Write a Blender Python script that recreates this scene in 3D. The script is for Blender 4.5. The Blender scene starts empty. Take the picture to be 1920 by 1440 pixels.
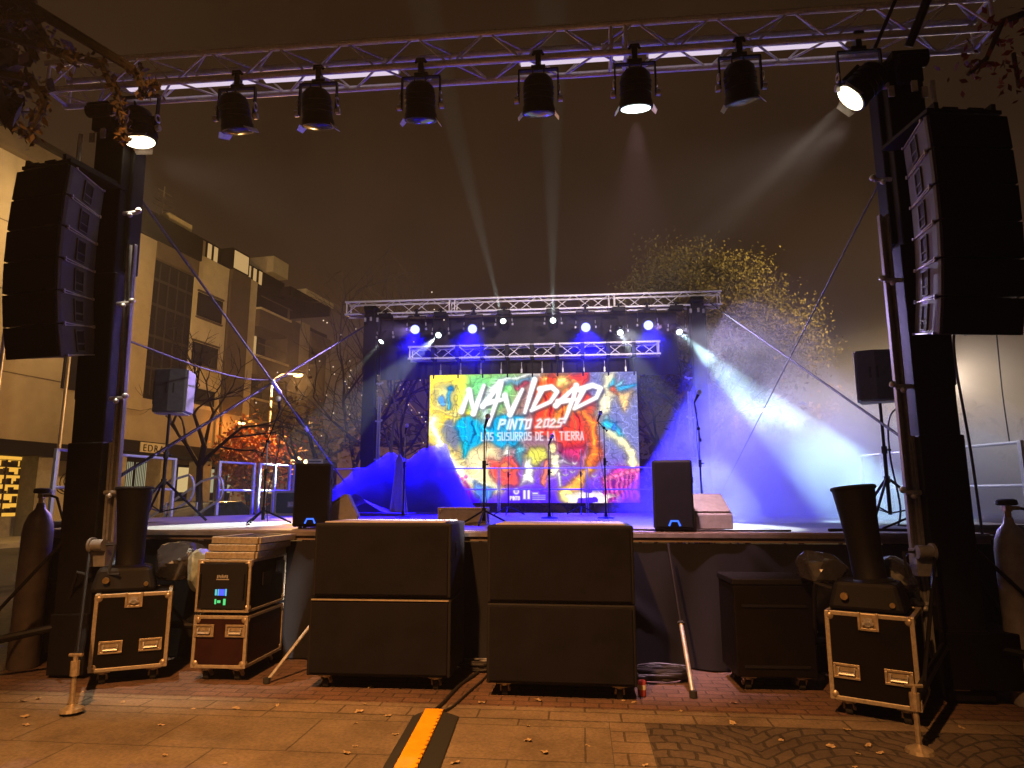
import bpy, bmesh, math, random
import numpy as np
from mathutils import Vector, Matrix
random.seed(7); rng = np.random.default_rng(11)
R_ = math.radians
scene = bpy.context.scene
COL = scene.collection

# ------------------------------------------------------------------ camera
EYE, FPX, YAW, PITCH = 1.5, 1260.0, 5.8, 9.7
cd = bpy.data.cameras.new("camera"); cam = bpy.data.objects.new("camera", cd); COL.objects.link(cam)
cd.sensor_width = 36.0; cd.lens = FPX / 1920 * 36.0; cd.clip_start = 0.05; cd.clip_end = 1500
cam.location = (0, 0, EYE); cam.rotation_euler = (R_(90 + PITCH), 0, R_(YAW))
scene.camera = cam
RM = Matrix.Rotation(R_(YAW), 3, 'Z') @ Matrix.Rotation(R_(90 + PITCH), 3, 'X')

def ray(px, py): return RM @ Vector(((px - 960) / FPX, (720 - py) / FPX, -1))
def onY(px, py, Y):
    d = ray(px, py); return Vector((0, 0, EYE)) + d * (Y / d.y)
def onZ(px, py, Z):
    d = ray(px, py); return Vector((0, 0, EYE)) + d * ((Z - EYE) / d.z)

# ------------------------------------------------------------------ render and world
scene.view_settings.view_transform = 'Standard'; scene.view_settings.look = 'None'
scene.view_settings.exposure = 0.0; scene.view_settings.gamma = 1.0
cy = scene.cycles
cy.max_bounces = 5; cy.diffuse_bounces = 2; cy.glossy_bounces = 2; cy.transmission_bounces = 3
cy.volume_bounces = 0; cy.transparent_max_bounces = 8
cy.use_denoising = True; cy.caustics_reflective = False; cy.caustics_refractive = False
cy.sample_clamp_indirect = 4.0; cy.sample_clamp_direct = 0.0
cy.volume_step_rate = 1.0; cy.volume_max_steps = 96
w = bpy.data.worlds.new("World"); scene.world = w; w.use_nodes = True
wn, wl = w.node_tree.nodes, w.node_tree.links
bg = wn['Background']; bg.inputs['Strength'].default_value = .66
tc = wn.new('ShaderNodeTexCoord'); sx = wn.new('ShaderNodeSeparateXYZ'); wl.new(tc.outputs['Generated'], sx.inputs[0])
wr = wn.new('ShaderNodeValToRGB'); wl.new(sx.outputs['Z'], wr.inputs[0])
e = wr.color_ramp.elements
e[0].position = 0.0; e[0].color = (.075, .046, .024, 1)
e[1].position = 0.75; e[1].color = (.021, .0095, .0032, 1)
k = e.new(0.28); k.color = (.052, .0255, .0125, 1)
nz = wn.new('ShaderNodeTexNoise'); nz.inputs['Scale'].default_value = 3.0; nz.inputs['Detail'].default_value = 7; nz.inputs['Roughness'].default_value = .6
wl.new(tc.outputs['Generated'], nz.inputs['Vector'])
mr = wn.new('ShaderNodeMapRange'); mr.inputs[1].default_value = .3; mr.inputs[2].default_value = .7
mr.inputs[3].default_value = .68; mr.inputs[4].default_value = 1.32; wl.new(nz.outputs[0], mr.inputs[0])
mx = wn.new('ShaderNodeVectorMath'); mx.operation = 'SCALE'
wl.new(wr.outputs[0], mx.inputs[0]); wl.new(mr.outputs[0], mx.inputs['Scale']); wl.new(mx.outputs[0], bg.inputs['Color'])

# ------------------------------------------------------------------ materials
def mat(name, color, rough=.6, metal=0., var=0., vscale=8., bump=0., bscale=60., spec=.5, emit=None, es=0., coat=0.):
    m = bpy.data.materials.new(name); m.use_nodes = True
    n, l = m.node_tree.nodes, m.node_tree.links
    b = n['Principled BSDF']
    b.inputs['Base Color'].default_value = (*color, 1); b.inputs['Roughness'].default_value = rough
    b.inputs['Metallic'].default_value = metal; b.inputs['Specular IOR Level'].default_value = spec
    if coat: b.inputs['Coat Weight'].default_value = coat
    t = n.new('ShaderNodeTexCoord')
    if var:
        q = n.new('ShaderNodeTexNoise'); q.inputs['Scale'].default_value = vscale; q.inputs['Detail'].default_value = 6; q.inputs['Roughness'].default_value = .65
        l.new(t.outputs['Object'], q.inputs['Vector'])
        r = n.new('ShaderNodeValToRGB'); l.new(q.outputs[0], r.inputs[0])
        r.color_ramp.elements[0].position = .32; r.color_ramp.elements[1].position = .7
        r.color_ramp.elements[0].color = (*[c * (1 - var) for c in color], 1)
        r.color_ramp.elements[1].color = (*[min(1, c * (1 + var)) for c in color], 1)
        l.new(r.outputs[0], b.inputs['Base Color'])
        rr = n.new('ShaderNodeMapRange'); rr.inputs[3].default_value = max(.05, rough - .12); rr.inputs[4].default_value = min(1, rough + .12)
        l.new(q.outputs[0], rr.inputs[0]); l.new(rr.outputs[0], b.inputs['Roughness'])
    if bump:
        q2 = n.new('ShaderNodeTexNoise'); q2.inputs['Scale'].default_value = bscale; q2.inputs['Detail'].default_value = 3
        l.new(t.outputs['Object'], q2.inputs['Vector'])
        bp = n.new('ShaderNodeBump'); bp.inputs['Strength'].default_value = bump; bp.inputs['Distance'].default_value = .01
        l.new(q2.outputs[0], bp.inputs['Height']); l.new(bp.outputs[0], b.inputs['Normal'])
    if emit:
        b.inputs['Emission Color'].default_value = (*emit, 1); b.inputs['Emission Strength'].default_value = es
        m.cycles.emission_sampling = 'NONE' if es < 3 else 'AUTO'
    return m

M = dict(
    black=mat('black_paint', (.006, .005, .006), .6, var=.4, vscale=20, bump=.15, bscale=180, spec=.2),
    grille=mat('black_grille', (.0052, .0042, .0072), .8, var=.55, vscale=3.5, bump=.6, bscale=420, spec=.15),
    cab=mat('textured_cabinet', (.005, .0042, .0062), .65, var=.3, vscale=14, bump=.35, bscale=260, spec=.25),
    arraycab=mat('array_cabinet', (.075, .07, .08), .55, var=.2, vscale=14, bump=.2, bscale=200),
    rubber=mat('rubber', (.015, .015, .015), .8),
    alu=mat('aluminium', (.72, .68, .67), .42, .3, var=.15, vscale=30),
    steel=mat('galvanised_steel', (.5, .48, .47), .4, .5, var=.25, vscale=22),
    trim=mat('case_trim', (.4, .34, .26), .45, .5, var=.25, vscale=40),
    hinge=mat('case_fitting', (.42, .34, .24), .4, .6, var=.3, vscale=30),
    laminate=mat('case_laminate', (.004, .0025, .002), .6, var=.3, vscale=9, bump=.25, bscale=300, spec=.12),
    redlam=mat('case_laminate_red', (.02, .004, .003), .55, var=.3, vscale=9, bump=.25, bscale=300, spec=.2),
    cloth=mat('stage_skirt', (.0055, .005, .0075), .8, var=.3, vscale=3, spec=.3),
    drape=mat('black_drape', (.02, .016, .02), .9, var=.3, vscale=2, spec=.2),
    deck=mat('stage_plywood', (.2, .15, .13), .5, var=.3, vscale=3, bump=.1, bscale=70),
    fascia=mat('deck_edge', (.15, .125, .12), .5, .2, var=.3, vscale=8),
    plaster=mat('facade_plaster', (.33, .28, .2), .9, var=.16, vscale=.8, bump=.2, bscale=14),
    plaster2=mat('facade_brown', (.1, .075, .05), .9, var=.2, vscale=1.2, bump=.2, bscale=14),
    darkfac=mat('facade_dark_cladding', (.009, .007, .007), .8, var=.3, vscale=1.2, spec=.08),
    paleplaster=mat('facade_pale_render', (.56, .5, .34), .9, var=.12, vscale=1.5, bump=.2, bscale=14),
    glassd=mat('dark_glass', (.012, .011, .012), .15, var=.2, vscale=2),
    concrete=mat('pale_concrete', (.36, .33, .26), .85, var=.2, vscale=4, bump=.2, bscale=30),
    bark=mat('bark', (.06, .045, .035), .9, var=.4, vscale=12, bump=.8, bscale=30),
    paper=mat('white_sheet', (.6, .57, .6), .8, var=.1, vscale=5),
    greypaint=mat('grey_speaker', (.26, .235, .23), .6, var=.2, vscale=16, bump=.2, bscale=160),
    tank=mat('gas_cylinder_paint', (.11, .085, .075), .45, var=.3, vscale=7, bump=.1, bscale=60),
    tankg=mat('gas_cylinder_grey', (.36, .34, .36), .45, var=.25, vscale=9),
    brass=mat('brass', (.45, .33, .16), .35, .9, var=.2, vscale=20),
    cab2=mat('grey_strap', (.1, .09, .09), .7, var=.2, vscale=20),
    mullion=mat('dark_mullion', (.03, .024, .02), .7, var=.2, spec=.2),
    toplid=mat('lit_tone_top_panel', (.34, .31, .33), .55, var=.3, vscale=6),  # paler than the cabinet, standing in for light on the subwoofer tops
    raila=mat('dull_rail', (.3, .29, .3), .45, .3, var=.2, vscale=20),
    plastic=mat('crumpled_plastic', (.03, .028, .032), .22, var=.3, vscale=8, spec=.8),
    clear=mat('pale_plastic', (.3, .36, .34), .3, var=.3, vscale=12, spec=.8),
    yellow=mat('yellow_lid', (.85, .36, .005), .5, var=.12, vscale=9, bump=.2, bscale=120),
    cable=mat('cable_jacket', (.016, .014, .015), .45),
    cream=mat('cream_panel', (.6, .56, .42), .7, var=.1, vscale=4),
    skin=mat('skin', (.4, .24, .17), .55, var=.1), hair=mat('dark_hair', (.012, .009, .008), .6, var=.3, vscale=30),
    jacket=mat('grey_jacket', (.12, .1, .1), .85, var=.3, vscale=10, bump=.3, bscale=60),
    jacket2=mat('brown_jacket', (.1, .06, .04), .85, var=.3, vscale=10, bump=.3, bscale=60),
    carpaint=mat('car_paint_dark', (.02, .02, .022), .25, .3, coat=.6), carred=mat('car_paint_orange', (.42, .13, .05), .3, .1, coat=.5),
    carglass=mat('car_glass', (.02, .02, .025), .08), 
    trimbar=mat('white_tube', (.72, .68, .68), .4, .2, var=.1, vscale=20),
)
def emitmat(name, color, s, light=False):
    m = bpy.data.materials.new(name); m.use_nodes = True
    n, l = m.node_tree.nodes, m.node_tree.links
    n.remove(n['Principled BSDF']); em = n.new('ShaderNodeEmission')
    em.inputs[0].default_value = (*color, 1); em.inputs[1].default_value = s
    l.new(em.outputs[0], n['Material Output'].inputs[0])
    m.cycles.emission_sampling = 'AUTO' if light else 'NONE'
    return m
E_ = dict(
    warm=emitmat('lens_warm', (1, .86, .55), 6), white=emitmat('lens_white', (.85, 1, .92), 5), blue=emitmat('lens_blue', (.3, .34, 1), 3.2),
    dim=emitmat('lens_dim', (.9, .95, .8), .5), street=emitmat('street_lamp_glow', (1, .62, .22), 8), win=emitmat('lit_window', (1, .72, .3), .62),
    win2=emitmat('lit_window_pale', (1, .62, .24), .5), shop=emitmat('shop_light', (1, .5, .06), .95, True), shop2=emitmat('shop_light_pale', (.72, .68, .42), .5),
    logo=emitmat('logo_blue', (.05, .16, 1), 1.6), lcd=emitmat('amp_display', (.1, .12, 1), 1.2), green=emitmat('amp_led', (.15, 1, .3), .8),
    cyan=emitmat('amp_edge', (.2, .9, 1), .7), batten=emitmat('bar_added_glow', (.66, .54, .68), 1.15, True), fairy=emitmat('fairy_light', (1, .8, .6), 1.2), head=emitmat('headlight', (1, .8, .4), 2.5),
    graph=emitmat('dummy', (1, 1, 1), .01))

# ------------------------------------------------------------------ mesh helpers
class MB:
    def __init__(s): s.v = []; s.f = []; s.marks = []
    def add(s, vs, fs, T=None):
        o = len(s.v); s.marks.append((o, len(s.f)))
        for p in vs:
            p = Vector(p)
            if T is not None: p = T @ p
            s.v.append(tuple(p))
        s.f += [tuple(i + o for i in f) for f in fs]; return s
    def box(s, c, d, T=None, taper=1., ty=None):
        x, y, z = d[0] / 2, d[1] / 2, d[2] / 2; ty = taper if ty is None else ty
        vs = [(c[0] + a * x * (taper if q > 0 else 1), c[1] + b * y * (ty if q > 0 else 1), c[2] + q * z) for q in (-1, 1) for a, b in ((-1, -1), (1, -1), (1, 1), (-1, 1))]
        return s.add(vs, [(3, 2, 1, 0), (4, 5, 6, 7), (0, 1, 5, 4), (1, 2, 6, 5), (2, 3, 7, 6), (3, 0, 4, 7)], T)
    def cyl(s, p0, p1, r0, r1=None, n=12, T=None, cap=True):
        r1 = r0 if r1 is None else r1; p0, p1 = Vector(p0), Vector(p1); d = (p1 - p0)
        if d.length < 1e-6: return s
        d.normalize(); a = d.orthogonal().normalized(); b = d.cross(a)
        vs = []
        for p, r in ((p0, r0), (p1, r1)):
            for i in range(n):
                t = 2 * math.pi * i / n; vs.append(p + a * (r * math.cos(t)) + b * (r * math.sin(t)))
        fs = [(i, (i + 1) % n, n + (i + 1) % n, n + i) for i in range(n)]
        if cap: fs += [tuple(range(n - 1, -1, -1)), tuple(range(n, 2 * n))]
        return s.add(vs, fs, T)
    def tube(s, pts, r, n=6, T=None, radii=None):
        pts = [Vector(p) for p in pts]; vs = []; fs = []; pa = None
        for i, p in enumerate(pts):
            d = (pts[min(i + 1, len(pts) - 1)] - pts[max(i - 1, 0)])
            if d.length < 1e-9: d = Vector((0, 0, 1))
            d.normalize()
            a = d.orthogonal().normalized() if pa is None else (pa - d * pa.dot(d))
            if a.length < 1e-6: a = d.orthogonal()
            a.normalize(); pa = a; b = d.cross(a); rr = radii[i] if radii else r
            for k in range(n):
                t = 2 * math.pi * k / n; vs.append(p + a * (rr * math.cos(t)) + b * (rr * math.sin(t)))
        for i in range(len(pts) - 1):
            for k in range(n): fs.append((i * n + k, i * n + (k + 1) % n, (i + 1) * n + (k + 1) % n, (i + 1) * n + k))
        fs += [tuple(range(n - 1, -1, -1)), tuple(range((len(pts) - 1) * n, len(pts) * n))]
        return s.add(vs, fs, T)
    def lathe(s, prof, n=20, T=None):
        vs = []; fs = []
        for r, z in prof:
            for i in range(n):
                t = 2 * math.pi * i / n; vs.append((r * math.cos(t), r * math.sin(t), z))
        for j in range(len(prof) - 1):
            for i in range(n): fs.append((j * n + i, j * n + (i + 1) % n, (j + 1) * n + (i + 1) % n, (j + 1) * n + i))
        fs += [tuple(range(n - 1, -1, -1)), tuple(range((len(prof) - 1) * n, len(prof) * n))]
        return s.add(vs, fs, T)
    def prism(s, poly, h0, h1, T=None, axis='z'):
        n = len(poly)
        def P(a, b, h): return (a, b, h) if axis == 'z' else ((h, a, b) if axis == 'x' else (a, h, b))
        vs = [P(a, b, h0) for a, b in poly] + [P(a, b, h1) for a, b in poly]
        fs = [(i, (i + 1) % n, n + (i + 1) % n, n + i) for i in range(n)] + [tuple(range(n - 1, -1, -1)), tuple(range(n, 2 * n))]
        return s.add(vs, fs, T)
    def ball(s, c, r, T=None, n=10, m=6, sc=(1, 1, 1)):
        vs = []; fs = []
        for j in range(m + 1):
            ph = math.pi * (j + .02) / (m + .04)
            for i in range(n):
                t = 2 * math.pi * i / n
                vs.append((c[0] + sc[0] * r * math.sin(ph) * math.cos(t), c[1] + sc[1] * r * math.sin(ph) * math.sin(t), c[2] + sc[2] * r * math.cos(ph)))
        for j in range(m):
            for i in range(n): fs.append((j * n + i, (j + 1) * n + i, (j + 1) * n + (i + 1) % n, j * n + (i + 1) % n))
        fs += [tuple(range(n)), tuple(range((m + 1) * n - 1, m * n - 1, -1))]
        return s.add(vs, fs, T)
    def ring(s, c, R, r, axis='y', n=16, T=None, a0=0, a1=2 * math.pi):
        pts = []
        for i in range(n + 1):
            t = a0 + (a1 - a0) * i / n; u, v = R * math.cos(t), R * math.sin(t)
            pts.append((c[0] + u, c[1], c[2] + v) if axis == 'y' else ((c[0], c[1] + u, c[2] + v) if axis == 'x' else (c[0] + u, c[1] + v, c[2])))
        return s.tube(pts, r, 6, T)
    def each(s, name, m, parent=None, smooth=False, bevel=0., per=1):     # every `per` added shapes become one part of their own
        out = []; mk = s.marks + [(len(s.v), len(s.f))]
        for i in range(0, len(s.marks), per):
            (v0, f0), (v1, f1) = mk[i], mk[min(i + per, len(s.marks))]; b = MB(); b.v = s.v[v0:v1]; b.f = [tuple(k - v0 for k in f) for f in s.f[f0:f1]]; out.append(b.build(name, m, parent, smooth, bevel))
        return out
    def build(s, name, m, parent=None, smooth=False, bevel=0.):
        me = bpy.data.meshes.new(name); me.from_pydata(s.v, [], s.f); me.update()
        bm = bmesh.new(); bm.from_mesh(me); bmesh.ops.recalc_face_normals(bm, faces=bm.faces); bm.to_mesh(me); bm.free()
        o = bpy.data.objects.new(name, me); COL.objects.link(o)
        if m is not None: me.materials.append(m)
        if smooth:
            for p in me.polygons: p.use_smooth = True
            me.set_sharp_from_angle(angle=R_(40))
        if bevel:
            b = o.modifiers.new('bevel', 'BEVEL'); b.width = bevel; b.segments = 2; b.limit_method = 'ANGLE'
        if parent is not None: o.parent = parent
        return o

def tag(o, label=None, cat=None, group=None, kind=None):
    if label: o['label'] = label
    if cat: o['category'] = cat
    if group: o['group'] = group
    if kind: o['kind'] = kind
    return o
def thing(name, label, cat, loc=(0, 0, 0), rz=0., group=None):
    o = bpy.data.objects.new(name, None); COL.objects.link(o); o.empty_display_size = .1
    o.location = loc; o.rotation_euler = (0, 0, rz); return tag(o, label, cat, group)
def dup(root, loc, rz, label, group=None, scale=None):
    def cp(o, par):
        c = o.copy(); COL.objects.link(c); c.parent = par
        for ch in o.children: cp(ch, c)
        return c
    r = cp(root, None); r.location = loc; r.rotation_euler = (0, 0, rz); r['label'] = label
    if group: r['group'] = group
    if scale: r.scale = scale
    return r
def aim(d):   # matrix whose local -Z looks along d
    return Vector(d).normalized().to_track_quat('-Z', 'Y').to_matrix().to_4x4()
def spot(loc, d, energy, color, deg, blend=.25, r=.04, name='lamp'):
    l = bpy.data.lights.new(name, 'SPOT'); l.energy = energy; l.color = color; l.spot_size = R_(deg); l.spot_blend = blend; l.shadow_soft_size = r
    o = bpy.data.objects.new(name, l); COL.objects.link(o); o.location = loc; o.rotation_euler = Vector(d).to_track_quat('-Z', 'Y').to_euler(); return o
def point(loc, energy, color, r=.1, name='lamp'):
    l = bpy.data.lights.new(name, 'POINT'); l.energy = energy; l.color = color; l.shadow_soft_size = r
    o = bpy.data.objects.new(name, l); COL.objects.link(o); o.location = loc; return o

DZ = 1.2           # deck height
SCREEN_GAIN, STREET_KEY, HAZE = 1.7, 8800, .0016
# ================================================================== SETTING
def ground_mat(name, kind):
    m = bpy.data.materials.new(name); m.use_nodes = True
    n, l = m.node_tree.nodes, m.node_tree.links; b = n['Principled BSDF']
    t = n.new('ShaderNodeTexCoord'); out = None
    nz = n.new('ShaderNodeTexNoise'); nz.inputs['Scale'].default_value = 1.3; nz.inputs['Detail'].default_value = 8; nz.inputs['Roughness'].default_value = .7
    l.new(t.outputs['Object'], nz.inputs['Vector'])
    fine = n.new('ShaderNodeTexNoise'); fine.inputs['Scale'].default_value = 45; fine.inputs['Detail'].default_value = 5
    l.new(t.outputs['Object'], fine.inputs['Vector'])
    if kind == 'asphalt':
        r = n.new('ShaderNodeValToRGB'); l.new(nz.outputs[0], r.inputs[0])
        r.color_ramp.elements[0].color = (.035, .033, .031, 1); r.color_ramp.elements[1].color = (.075, .07, .064, 1)
        l.new(r.outputs[0], b.inputs['Base Color']); b.inputs['Roughness'].default_value = .8
        h = fine.outputs[0]
    else:
        br = n.new('ShaderNodeTexBrick'); vec = t.outputs['Object']
        P = dict(slab=((.235, .185, .13), (.2, .16, .112), (.11, .088, .066), .9, .6, .006), brick=((.2, .11, .075), (.15, .085, .06), (.07, .045, .035), .21, .105, .007),
                 sett=((.13, .1, .078), (.095, .072, .058), (.05, .04, .033), .15, .125, .012), strip=((.26, .2, .145), (.22, .17, .12), (.11, .085, .06), .5, .19, .008))[kind]
        if kind == 'sett':   # courses laid in fans
            sp = n.new('ShaderNodeSeparateXYZ'); l.new(vec, sp.inputs[0])
            a = n.new('ShaderNodeMath'); a.operation = 'MULTIPLY'; a.inputs[1].default_value = math.pi / 1.05; l.new(sp.outputs['X'], a.inputs[0])
            c = n.new('ShaderNodeMath'); c.operation = 'SINE'; l.new(a.outputs[0], c.inputs[0])
            ab = n.new('ShaderNodeMath'); ab.operation = 'ABSOLUTE'; l.new(c.outputs[0], ab.inputs[0])
            d = n.new('ShaderNodeMath'); d.operation = 'MULTIPLY_ADD'; d.inputs[1].default_value = -.36; l.new(ab.outputs[0], d.inputs[0]); l.new(sp.outputs['Y'], d.inputs[2])
            ns = n.new('ShaderNodeTexNoise'); ns.inputs['Scale'].default_value = 7; l.new(vec, ns.inputs['Vector'])
            cb = n.new('ShaderNodeCombineXYZ'); l.new(sp.outputs['X'], cb.inputs[0]); l.new(d.outputs[0], cb.inputs[1])
            vm = n.new('ShaderNodeVectorMath'); vm.operation = 'MULTIPLY_ADD'; vm.inputs[1].default_value = (.05, .05, 0); l.new(ns.outputs['Color'], vm.inputs[0]); l.new(cb.outputs[0], vm.inputs[2])
            vec = vm.outputs[0]
        l.new(vec, br.inputs['Vector'])
        br.inputs['Color1'].default_value = (*P[0], 1); br.inputs['Color2'].default_value = (*P[1], 1); br.inputs['Mortar'].default_value = (*P[2], 1)
        br.inputs['Scale'].default_value = 1; br.inputs['Brick Width'].default_value = P[3]; br.inputs['Row Height'].default_value = P[4]; br.inputs['Mortar Size'].default_value = P[5]
        br.inputs['Mortar Smooth'].default_value = .35; br.inputs['Bias'].default_value = 0
        mm = n.new('ShaderNodeMix'); mm.data_type = 'RGBA'; mm.blend_type = 'MULTIPLY'; mm.inputs['Factor'].default_value = .85
        r = n.new('ShaderNodeValToRGB'); l.new(nz.outputs[0], r.inputs[0]); r.color_ramp.elements[0].position = .3; r.color_ramp.elements[1].position = .72
        r.color_ramp.elements[0].color = (.3, .27, .25, 1); r.color_ramp.elements[1].color = (1.12, 1.1, 1.06, 1)
        l.new(br.outputs['Color'], mm.inputs['A']); l.new(r.outputs[0], mm.inputs['B'])
        m2 = n.new('ShaderNodeMix'); m2.data_type = 'RGBA'; m2.blend_type = 'MULTIPLY'; m2.inputs['Factor'].default_value = .5
        r2 = n.new('ShaderNodeValToRGB'); l.new(fine.outputs[0], r2.inputs[0]); r2.color_ramp.elements[0].position = .35; r2.color_ramp.elements[1].position = .62
        r2.color_ramp.elements[0].color = (.45, .45, .45, 1); l.new(mm.outputs['Result'], m2.inputs['A']); l.new(r2.outputs[0], m2.inputs['B'])
        l.new(m2.outputs['Result'], b.inputs['Base Color']); b.inputs['Roughness'].default_value = .72
        ad = n.new('ShaderNodeMath'); ad.operation = 'MULTIPLY_ADD'; ad.inputs[1].default_value = -1.0; l.new(br.outputs['Fac'], ad.inputs[0]); 
        f2 = n.new('ShaderNodeMath'); f2.operation = 'MULTIPLY'; f2.inputs[1].default_value = .5; l.new(fine.outputs[0], f2.inputs[0]); l.new(f2.outputs[0], ad.inputs[2]); h = ad.outputs[0]
    bp = n.new('ShaderNodeBump'); bp.inputs['Strength'].default_value = .7; bp.inputs['Distance'].default_value = .012 if kind != 'asphalt' else .006
    l.new(h, bp.inputs['Height']); l.new(bp.outputs[0], b.inputs['Normal'])
    return m
def sheet(name, poly, z, m):
    b = MB(); b.add([(x, y, z) for x, y in poly], [tuple(range(len(poly)))]); return tag(b.build(name, m), kind='structure')
def rect(x0, y0, x1, y1): return [(x0, y0), (x1, y0), (x1, y1), (x0, y1)]
sheet('ground', rect(-220, -60, 220, 320), 0, ground_mat('asphalt', 'asphalt'))
sheet('brick_paving', rect(-9, 5.22, 9, 15.5), .004, ground_mat('brick_pavers', 'brick'))
sheet('kerb_strip', rect(-9, 4.93, 9, 5.216), .004, ground_mat('border_slabs', 'strip'))
sheet('slab_paving', rect(-9, -4, .16, 4.926), .004, ground_mat('concrete_slabs', 'slab'))
sheet('border_slabs', [(.164, -4), (.4, -4), (.4, 4.926), (.164, 4.926)], .004, ground_mat('border_slabs_across', 'strip'))
sheet('cobbled_paving', rect(.404, -4, 9, 4.926), .004, ground_mat('cobble_setts', 'sett'))

# ------------------------------------------------------------------ fallen leaves (each one a thing)
lm = mat('dry_leaf', (.33, .24, .14), .8, var=.4, vscale=30)
def leaf_mesh():
    me = bpy.data.meshes.new('fallen_leaf'); n = 10; vs = [(0, 0, .012)]
    for i in range(n):
        t = 2 * math.pi * i / n; r = .045 * (1 + .35 * math.cos(t) + .22 * math.cos(3 * t + .6)); vs.append((r * math.cos(t), .7 * r * math.sin(t), .006 + .012 * math.sin(2 * t + 1) ** 2))
    me.from_pydata(vs, [], [(0, 1 + i, 1 + (i + 1) % n) for i in range(n)]); me.materials.append(lm); return me
lme = leaf_mesh()
fixed = [(685, 1320), (725, 1343), (665, 1357), (664, 1400), (1190, 1317), (1275, 1334), (1375, 1358), (1465, 1388), (1848 - 640, 1436), (230, 1318), (72, 1310), (50, 1344), (420, 1432), (740, 1378), (830, 1385), (1370, 1268), (1280, 1268), (900, 1318), (520, 1322), (300, 1360), (850, 1432), (1730, 1406), (1560, 1400), (990, 1362), (1100, 1398)]
for i in range(46):
    px, py = fixed[i] if i < len(fixed) else (random.uniform(40, 1880), 1280 + 160 * random.random() ** .8)
    p = onZ(px, py, .006)
    o = bpy.data.objects.new('fallen_leaf', lme); COL.objects.link(o); o.location = p; o.rotation_euler = (random.uniform(-.25, .25), random.uniform(-.25, .25), random.uniform(0, 6.3)); s_ = random.uniform(.3, .7); o.scale = (s_, s_, s_)
    tag(o, 'small dry leaf fallen on the paving in front of the stage', 'leaf', 'fallen leaves on the paving')

# ================================================================== STAGE
DECKPOLY = [(-5.45, 6.4), (3.55, 6.4), (3.55, 8.6), (5.4, 8.6), (4.0, 14.8), (-5.7, 14.8), (-7.4, 8.6), (-5.45, 8.6)]
st = thing('stage', 'raised black skirted stage platform carrying the screen, microphones and speakers', 'stage', (-1, 6.4, 0))
st.location = (0, 0, 0)
b = MB(); b.prism(DECKPOLY, DZ - .09, DZ); dk = b.build('deck', M['deck'], st)
# plywood sheet seams via brick texture on the deck
n_, l_ = M['deck'].node_tree.nodes, M['deck'].node_tree.links
b = MB()
edges = [((-5.45, 8.6), (-5.45, 6.4)), ((-5.45, 6.4), (3.55, 6.4)), ((3.55, 6.4), (3.55, 8.6)), ((3.55, 8.6), (5.4, 8.6)), ((-7.4, 8.6), (-5.45, 8.6))]
for (x0, y0), (x1, y1) in edges:
    d = Vector((x1 - x0, y1 - y0, 0)); L = d.length; d.normalize(); nrm = Vector((d.y, -d.x, 0))
    b.box((0, 0, 0), (L + .02, .03, .036), Matrix.Translation(Vector(((x0 + x1) / 2, (y0 + y1) / 2, DZ - .03)) + nrm * .017) @ Matrix.Rotation(math.atan2(d.y, d.x), 4, 'Z'))
b.build('edge_profile', M['fascia'], st)
def curtain(p0, p1, z0, z1, amp, wl, nx, nz, seed, sag=True):
    rr = random.Random(seed); ph = [(rr.uniform(.5, 1.6), rr.uniform(0, 6.3)) for _ in range(5)]
    creases = [(rr.random(), rr.uniform(.15, .9), rr.uniform(-1.3, 1.3), rr.uniform(.02, .05)) for _ in range(int(nx / 22))]
    p0, p1 = Vector((*p0, 0)), Vector((*p1, 0)); d = p1 - p0; L = d.length; d.normalize(); nrm = Vector((d.y, -d.x, 0)); vs = []; fs = []
    for j in range(nz + 1):
        v = j / nz
        for i in range(nx + 1):
            u = i / nx; s = u * L
            o = sum(amp / 5 * math.sin(2 * math.pi * s / (wl * a) + f + 1.5 * v) for a, f in ph) * (.25 + .75 * v)
            for cu, cv, sl, am in creases:
                t = (u - cu) * L - sl * (v - cv) * (z1 - z0); o += am * math.exp(-(t / .07) ** 2) * math.exp(-((v - cv) / .3) ** 2)
            p = p0 + d * s + nrm * o; vs.append((p.x, p.y, z1 + (z0 - z1) * v))
    for j in range(nz):
        for i in range(nx): a = j * (nx + 1) + i; fs.append((a, a + 1, a + nx + 2, a + nx + 1))
    return MB().add(vs, fs)
for k_, ((x0, y0), (x1, y1)) in enumerate(edges):
    L = math.hypot(x1 - x0, y1 - y0)
    curtain((x0, y0), (x1, y1), .02, DZ - .1, .1, .8, int(L * 26), 22, 5 + k_).build('skirt', M['cloth'], st, smooth=True)
b = MB()
for x in np.arange(-5.0, 3.6, 1.2):
    for y in (7.2, 9.5, 12, 14.5): b.cyl((x, y, .004), (x, y, DZ - .09), .03, n=8)
b.each('support_leg', M['steel'], st)

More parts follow.
